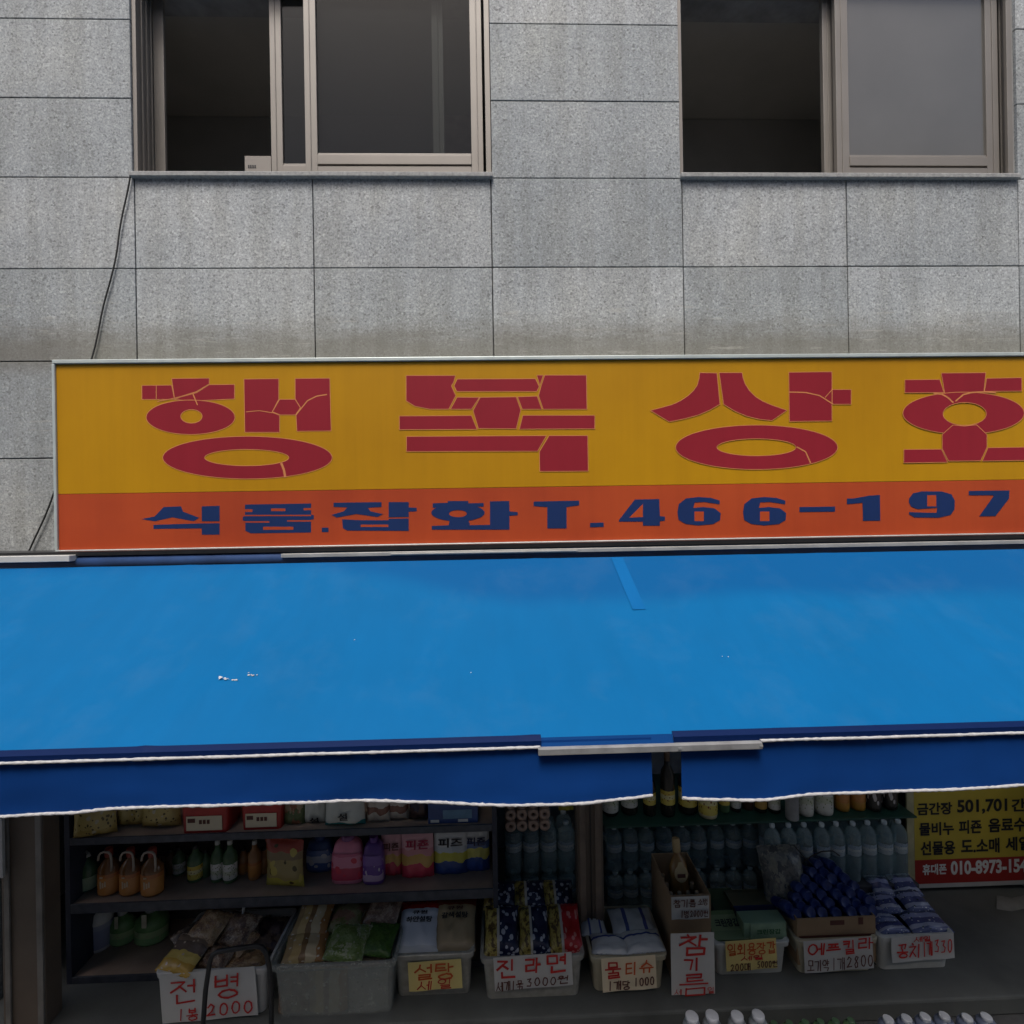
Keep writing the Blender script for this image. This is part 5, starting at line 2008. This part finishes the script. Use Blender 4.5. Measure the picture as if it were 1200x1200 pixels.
NAV = ramen_mat('navy_noodle_pack', (.010, .014, .05), (.42, .44, .5))
REDN = ramen_mat('red_noodle_pack', (.42, .012, .015), (.55, .2, .18))
g = 'noodle multipacks in the clear bin'
for i, (a_, b_, yb, yt, y1, y2, mt, lb) in enumerate((
        (566, 606, 1066, 1034, .26, .42, NAV, 'back left navy noodle pack in the noodle bin'), (601, 641, 1066, 1033, .26, .42, NAV, 'back middle navy noodle pack in the noodle bin'),
        (637, 674, 1066, 1032, .26, .42, NAV, 'back right navy noodle pack in the noodle bin'), (568, 609, 1119, 1062, .03, .25, NAV, 'front left navy noodle pack in the noodle bin'),
        (609, 646, 1117, 1062, .03, .25, NAV, 'front middle navy noodle pack in the noodle bin'), (645, 684, 1116, 1060, .03, .25, REDN, 'red noodle pack at front right of the noodle bin'))):
    pack('noodle_multipack', lb, 'noodle pack', a_, b_, yb, p4.y + y1, yt, p4.y + y2, mt, .085, 80 + i, g, nx=18)
pack('noodle_multipack', 'red noodle pack seen through the lower bin wall', 'noodle pack', 572, 680, 1170, p4.y + .05, 1124, p4.y + .055, bands('red_low', [(0, (.2, .2, .12)), (.3, (.14, .13, .12)), (.5, (.40, .04, .06)), (.8, (.3, .1, .1))], 0), .05, 88, g)

# 5 wet tissue bin
b5, p5, w5, h5 = bin_('goods_bin', 'beige bin of wet tissue packs with cream card', 694, 781, 1118, 1163, .34, BEIGEP)
card(b5, 705, 769.5, 1121, 1161, p5.y - .02, PAPERC, [('물', 709, 727, 1126, 1144, REDINK, 2.0), ('티', 733, 746, 1127, 1141, ORINK, 1.8), ('슈', 750, 766, 1126, 1140, ORINK, 1.8), ('1개당', 711, 737, 1147, 1157, DKINK, 1.4), ('1000', 742, 766, 1145, 1154, DKINK, 1.4)], 5, rot=rad(-2))
TIS = bands('tissue_pack', [(0, (.48, .50, .52)), (.3, (.55, .57, .58)), (.62, (.07, .09, .26)), (.70, (.56, .58, .58))], wob=.01, bmp=.3)
TISV = bands('tissue_pack_upright', [(0, (.50, .52, .53)), (.30, (.08, .10, .26)), (.38, (.54, .56, .56)), (.72, (.09, .10, .27)), (.80, (.52, .54, .54))], 0, wob=.01, bmp=.3)
g = 'wet tissue packs in the beige bin'
pack('wet_tissue_pack', 'back left wet tissue pack in the beige bin', 'tissue pack', 682, 712, 1096, p5.y + .14, 1068, p5.y + .30, TISV, .05, 91, g)
pack('wet_tissue_pack', 'back right wet tissue pack with two blue bars', 'tissue pack', 719, 771, 1096, p5.y + .12, 1065, p5.y + .30, TISV, .06, 92, g)
pack('wet_tissue_pack', 'front left wet tissue pack in the beige bin', 'tissue pack', 694, 738, 1118, p5.y + .0, 1095, p5.y + .14, TIS, .05, 93, g, rz=-.08)
pack('wet_tissue_pack', 'front right wet tissue pack in the beige bin', 'tissue pack', 735, 781, 1116, p5.y + .0, 1090, p5.y + .14, TIS, .05, 94, g, rz=.05)

# 6 tall open carton of sesame oil
YC = 2.86
x0, x1 = gx(786, 1070, YC), gx(833, 1070, YC)
zc1 = at(810, 1049, YC).z
bcx = (x0 + x1) / 2
bt = thing('open_carton', 'tall open cardboard carton of oil bottles with small white card', 'carton', (bcx, YC, FZ))
DC = .36
wC = x1 - x0
hC = zc1 - FZ
mb = MB()
tk = .006
mb.box(-wC / 2, wC / 2, 0, tk, 0, hC)
mb.box(-wC / 2, wC / 2, DC - tk, DC, 0, hC)
mb.box(-wC / 2, -wC / 2 + tk, tk, DC - tk, 0, hC)
mb.box(wC / 2 - tk, wC / 2, tk, DC - tk, 0, hC)
mb.box(-wC / 2 + tk, wC / 2 - tk, tk, DC - tk, hC - .34, hC - .33)
mb.build('carton', CARD, bt)
card(bt, 786.5, 831.5, 1050.5, 1077.5, YC - .006, PAPER, [('참기름', 789, 815, 1053.5, 1062, DKINK, 1.1), ('소병', 818, 829, 1053, 1060, DKINK, .9), ('1병', 797, 806, 1066, 1074, DKINK, 1.0), ('2000원', 808, 829, 1066, 1073, DKINK, 1.0)], 6)
AMB = plain('amber_oil_bottle', (.16, .07, .02), .2)
ccap = plain('pale_bottle_cap', (.42, .32, .22), .4)
proto = None
for j in range(4):
    for i in range(4):
        if j == 2 and i in (1, 2):
            continue
        if proto is None:
            t = thing('oil_bottle', 'small amber oil bottle standing in rows inside the tall carton', 'bottle', group='small oil bottles in the carton')
            mb = MB()
            lathed(mb, 'slim', .024, .27, n=14)
            mb.build('bottle', AMB, t)
            mb = MB()
            capmesh(mb, .013, .235, .27, n=12)
            mb.build('cap', ccap, t)
            proto = t
            o_ = t
        else:
            o_ = copy_tree(proto)
        o_.location = (bcx - wC / 2 + .012 + (wC - .024) * (i + .5) / 4, YC + .032 + j * .075, FZ + hC - .33 + (.035 if j == 0 else .0))
t = thing('oil_bottle', 'large amber oil bottle with pale tag rising out of the carton', 'bottle', (at(800, 1040, 3.0).x, 3.02, FZ + hC - .20), (rad(-14), 0, 0))
mb = MB()
lathed(mb, 'jug', .056, .37, n=18, sy=.8)
mb.build('bottle', plain('amber_large_bottle', (.30, .16, .05), .25), t)
mb = MB()
capmesh(mb, .024, .30, .375)
mb.build('cap', plain('tan_cap', (.45, .32, .15), .4), t)
mb = MB()
n = 24
vs = []
for i in range(n):
    q = 2 * math.pi * i / n
    vs.append((.040 * math.cos(q), -.050, .20 + .045 * math.sin(q) + (.018 if abs(q - math.pi / 2) < .3 else 0)))
mb.add(vs, [tuple(range(n))], 0)
mb.box(-.024, .024, -.052, -.0505, .18, .20, 1)
mb.build('tag', [plain('tan_label', (.55, .42, .22), .5), DKINK], t)

# 참기름 placard
cd = card(None, 786, 838, 1093, 1166, 2.755, PAPER, [('참', 797, 829, 1096, 1119, REDINK, 2.6), ('기', 801, 819, 1122, 1136, REDINK, 2.4), ('름', 795, 829, 1139, 1164, REDINK, 2.0), ('세', 789, 797, 1157, 1163, REDINK, .9), ('일', 828, 836, 1156, 1163, REDINK, .9)], 7, part='placard')
tag(cd, 'white upright placard with tall red Korean letters in front of carton', 'placard')

# 7 glove bin
b7, p7, w7, h7 = bin_('goods_bin', 'pale bin of glove boxes with yellow card', 838, 925, 1102, 1144, .36, GREYP)
card(b7, 850, 911, 1101, 1137, p7.y - .02, PAPERY, [('일회용장갑', 852, 909, 1104, 1117, ORINK, 1.5), ('세일', 868, 894, 1119, 1124, REDINK, 1.1), ('200매', 854, 878, 1127, 1135, DKINK, 1.1), ('5000원', 886, 910, 1126, 1133, DKINK, 1.1)], 8, rot=rad(-2))


def gbox(label, xl, xr, yb, Y1, yt, Y2, th, mats, text, tcol, group='boxes of disposable gloves'):
    a, wd, ln, ang = lean(xl, xr, yb, Y1, yt, Y2)
    t = thing('glove_box', label, 'box', a, (ang, 0, 0), group)
    mb = MB()
    mb.box(-wd / 2, wd / 2, 0, th, 0, ln, 0)
    mb.build('box', mats, t, bevel=.002)
    if text:
        mb = MB()
        print_text(mb, text, -wd * .34, wd * .34, ln * .42, ln * .70, -.0015, .03)
        mb.build('lettering', tcol, t)
    return t


GBX = bands('green_glove_box', [(0, (.16, .24, .13)), (.3, (.22, .30, .16)), (.85, (.14, .22, .10))], wob=.01, bmp=0)
GBN = bands('navy_glove_box', [(0, (.24, .36, .24)), (.34, (.015, .02, .07)), (.46, (.02, .03, .10)), (.5, (.13, .12, .07)), (.9, (.09, .09, .05))], wob=.0, bmp=0)
gbox('pale green glove box at the front left of glove bin', 838, 880, 1101, p7.y + .03, 1066, p7.y + .17, .09, GBX, '크린장갑', BLKINK)
gbox('dark green glove box at the back left of glove bin', 838, 870, 1066, p7.y + .18, 1040, p7.y + .33, .08, bands('dark_glove_box', [(0, (.05, .08, .045)), (.5, (.06, .09, .05))], wob=.01, bmp=0), None, None)
gbox('upright pale green glove box at the front right', 880, 923, 1104, p7.y + .02, 1082, p7.y + .03, .08, plain('mint_box', (.22, .33, .22), .5), '크린장갑', plain('green_ink', (.02, .1, .03), .5))
gbox('navy banded glove box lying on top at the right', 872, 921, 1081, p7.y + .035, 1041, p7.y + .30, .09, GBN, None, None)

# 8 spray can bin
b8, p8, w8, h8 = bin_('goods_bin', 'beige bin under the blue spray cans with white card', 934, 1029, 1098, 1142, .34, BEIGEP)
card(b8, 941, 1024.5, 1100, 1138, p8.y - .02, PAPER, [('에', 946, 965, 1103, 1116, REDINK, 2.0), ('프', 968, 984, 1104, 1113, REDINK, 2.0), ('킬', 988, 1002, 1101, 1117, REDINK, 2.0), ('라', 1006, 1024, 1100, 1113, REDINK, 2.0), ('모기약', 943, 969, 1121, 1134, DKINK, 1.2), ('1개', 972, 988, 1120, 1134, DKINK, 1.2), ('2800', 990, 1022, 1119, 1132, DKINK, 1.4)], 9, rot=rad(-2))
YC8 = p8.y + .02
x0, x1 = gx(934, 1085, YC8), gx(1026, 1085, YC8)
z0, z1 = at(980, 1098, YC8).z, at(980, 1075, YC8).z
c8 = thing('can_carton', 'brown open carton holding blue spray cans in the bin', 'carton', ((x0 + x1) / 2, YC8, z0))
mb = MB()
wq = x1 - x0
mb.box(-wq / 2, wq / 2, 0, .006, -.15, z1 - z0)
mb.box(-wq / 2, -wq / 2 + .006, .006, .28, -.15, z1 - z0)
mb.box(wq / 2 - .006, wq / 2, .006, .28, -.15, z1 - z0)
mb.box(-wq / 2, wq / 2, .28, .286, -.15, z1 - z0)
mb.box(-wq / 2 + .006, wq / 2 - .006, .006, .28, -.15, -.14)
mb.box(-wq * .08, wq * .10, -.002, -.0005, (z1 - z0) * .62, (z1 - z0) * .85, 1)
mb.box(wq * .28, wq * .34, -.002, -.0005, (z1 - z0) * .6, (z1 - z0) * .95, 1)
mb.box(-wq * .48, wq * .48, -.002, -.0005, (z1 - z0) * .03, (z1 - z0) * .12, 1)
mb.build('carton', [CARD, DKINK], c8)
CANB = plain('blue_can', (.012, .022, .16), .3, .2)
CANC = plain('blue_can_cap', (.022, .045, .19), .3, .3, 6)
CAND = plain('dark_can', (.05, .05, .06), .35)
proto = None
spots = []
rn = random.Random(12)
for r_i, (yy_, xs_, Yo) in enumerate(((1070, (934, 950, 966, 982, 998, 1013, 1025), .045), (1060, (926, 942, 958, 974, 990, 1006, 1020), .08), (1050, (933, 949, 965, 981, 997, 1012), .115), (1040, (938, 954, 970, 986, 1001), .15), (1031, (945, 961, 977, 992), .185), (1022, (952, 968, 983), .22), (1014, (961, 976), .25))):
    for x_ in xs_:
        spots.append((x_ + rn.uniform(-2, 2), yy_ - (x_ - 976) * .04 + rn.uniform(-2, 2), p8.y + Yo))
for (x_, y_, Y_) in spots:
    q = at(x_, y_, Y_)
    if proto is None:
        t = thing('spray_can', 'blue capped spray can lying in the heap over the brown carton', 'spray can', group='blue spray cans heaped in the carton')
        mb = MB()
        mb.lathe([(.027, 0), (.029, .004), (.029, .15), (.026, .165)], 18)
        mb.build('can', CANB, t)
        mb = MB()
        mb.lathe([(.029, .16), (.0305, .163), (.0305, .205), (.0285, .213), (.025, .216), (.0235, .212), (.021, .2095), (.002, .209)], 18)
        mb.build('cap', CANC, t)
        proto = t
        o_ = t
    else:
        o_ = copy_tree(proto)
    # cap end points to the street and up
    ang = rad(68 + rn.uniform(-8, 8))
    rot = Matrix.Rotation(rn.uniform(-.15, .15), 3, 'Z') @ Matrix.Rotation(ang, 3, 'X')
    o_.rotation_euler = rot.to_euler()
    o_.location = q - rot @ Vector((0, 0, .215))
# woven sack behind the cans
SACK = art('knit_sack', [(.13, .135, .13), (.20, .20, .17), (.08, .085, .09), (.26, .25, .20)], 9, .2)
pack('wrapped_bundle', 'grey crinkled bundle wrapped in film between glove boxes and spray cans', 'bundle', 898, 952, 1066, p8.y + .20, 990, p8.y + .32, SACK, .13, 99)
mb = MB()
mb.tube([at(x_, y_, p8.y + .27) for x_, y_ in ((925, 1040), (932, 1018), (946, 1006), (962, 998), (976, 997), (984, 1003))], .004, 8)
mb.tube([at(x_, y_, p8.y + .262) for x_, y_ in ((930, 990), (940, 1002), (952, 1014))], .004, 8)
tag(mb.build('carry_strap', RUBBER), 'thin black carry strap looped over the crinkled grey bundle', 'strap')

# 9 bin of shiny blue packs
b9, p9, w9, h9 = bin_('goods_bin', 'grey bin of shiny blue packs at right end of the row', 1030, 1119, 1093, 1138, .38, GREYP)
card(b9, 1043, 1120, 1095.5, 1126, p9.y - .02, PAPER, [('세일', 1071, 1091, 1096.5, 1102, REDINK, 1.2), ('꽁치', 1049, 1077, 1104, 1120, REDINK, 1.8), ('1개', 1080, 1092, 1103, 1119, REDINK, 1.5), ('330', 1094, 1116, 1101, 1116, REDINK, 1.5)], 10, rot=rad(-2))
SHB = bands('shiny_blue_pack', [(0, (.10, .12, .24)), (.18, (.34, .36, .46)), (.32, (.07, .08, .20)), (.55, (.26, .28, .44)), (.75, (.05, .06, .12)), (.88, (.40, .42, .5))], wob=.03, rough=.2, blot=[((.03, .05, .03), 5, .16), ((.5, .52, .56), 6, .15)], bmp=.4)
g = 'shiny blue packs in the grey bin'
SP = [(1026, 1052, 1051, .24, 1026, .36, 'back left shiny blue pack in the grey bin', -.1), (1054, 1084, 1050, .24, 1024, .36, 'back right shiny blue pack in the grey bin', 0),
      (1034, 1062, 1070, .14, 1046, .27, 'middle left shiny blue pack in the grey bin', 0), (1064, 1097, 1068, .14, 1042, .27, 'middle right shiny blue pack in the grey bin', .05),
      (1026, 1054, 1080, .07, 1063, .2, 'left shiny blue pack behind the front packs', 0), (1031, 1070, 1094, .02, 1076, .12, 'striped front left pack in the grey bin', .1),
      (1070, 1120, 1093, .02, 1066, .16, 'large front right shiny blue pack in the grey bin', 0)]
for i, (a_, b_, yb, y1, yt, y2, lb, rz_) in enumerate(SP):
    pack('fish_pack', lb, 'food pack', a_, b_, yb, p9.y + y1, yt, p9.y + y2, SHB, .045, 110 + i, g, rz=rz_)

# ------------------------------------------------------------------ street side: trolley and drink packs
YH = 2.58
tr = thing('hand_trolley', 'hand trolley with bent black tube handle before the white bin', 'trolley', (at(278, 1180, YH).x, YH, 0))
mb = MB()
hp = [(237, 1240), (238, 1200), (241, 1160), (246, 1127), (249, 1119), (256, 1115), (280, 1111), (300, 1108.5), (307, 1110), (312, 1117), (316, 1135), (318, 1165), (318, 1240)]
mb.tube([at(x_, y_, YH) for x_, y_ in hp], .0115, 12)
mb.build('handle', BLACKM, tr, world=True)
mb = MB()
a, b_ = at(225, 1200, YH).x, at(332, 1200, YH).x
mb.box(a, b_, YH - .55, YH + .03, .075, .10)
mb.build('deck', plain('trolley_deck', (.05, .06, .08), .6), tr, world=True, bevel=.006)
for xx in (a + .05, b_ - .05):
    for yy_ in (YH - .48, YH - .05):
        mb = MB()
        mb.tube([(xx - .014, yy_, .037), (xx + .014, yy_, .037)], .037, 16)
        mb.build('wheel', RUBBER, tr, world=True)


def dpack(label, xs_, py, Y, r, body, capm, capr, group):
    q = at(sum(xs_) / len(xs_), py, Y)
    t = thing('drink_pack', label, 'drink pack', (q.x, Y, 0), group=group)
    hgt = q.z
    proto = None
    for x_ in xs_:
        for j in range(2):
            if proto is None:
                mb = MB()
                lathed(mb, 'round', r, hgt, n=18)
                b0 = mb.build('bottle', body, t)
                mb = MB()
                capmesh(mb, capr, hgt * .88, hgt, n=16)
                mb.build('cap', capm, b0)
                proto = b0
                o_ = b0
            else:
                o_ = copy_tree(proto, t)
            o_.location = (at(x_, py, Y).x - q.x, r - 2.02 * r * j, 0)
    return t


WCAP = plain('white_round_cap', (.42, .44, .48), .35)
GCAP = plain('green_cap', (.05, .10, .055), .4)
MILK = plain('milky_bottle', (.20, .23, .25), .35)
dpack('leftmost white capped drink pack on the street before the step', (815, 839), 1200, 2.50, .046, MILK, WCAP, .032, 'drink packs on the street')
dpack('white capped drink pack beside the green capped bottles', (869, 894), 1199, 2.50, .046, MILK, WCAP, .030, 'drink packs on the street')
dpack('green capped drink pack between the white capped packs', (912, 930, 949, 967, 985, 1003), 1205, 2.52, .036, DGRN, GCAP, .017, 'drink packs on the street')
dpack('white capped drink pack right of the green capped bottles', (1049, 1071), 1203, 2.50, .045, plain('navy_drink', (.10, .12, .18), .35), WCAP, .024, 'drink packs on the street')
dpack('white capped drink pack second from the right on street', (1093, 1116), 1200, 2.50, .045, plain('navy_drink', (.10, .12, .18), .35), WCAP, .024, 'drink packs on the street')
dpack('rightmost white capped drink pack on the street', (1143, 1166), 1201, 2.50, .045, plain('navy_drink', (.10, .12, .18), .35), WCAP, .024, 'drink packs on the street')
for o_ in list(bpy.data.objects):
    for k in ('_w', '_h', '_D'):
        if k in o_:
            del o_[k]
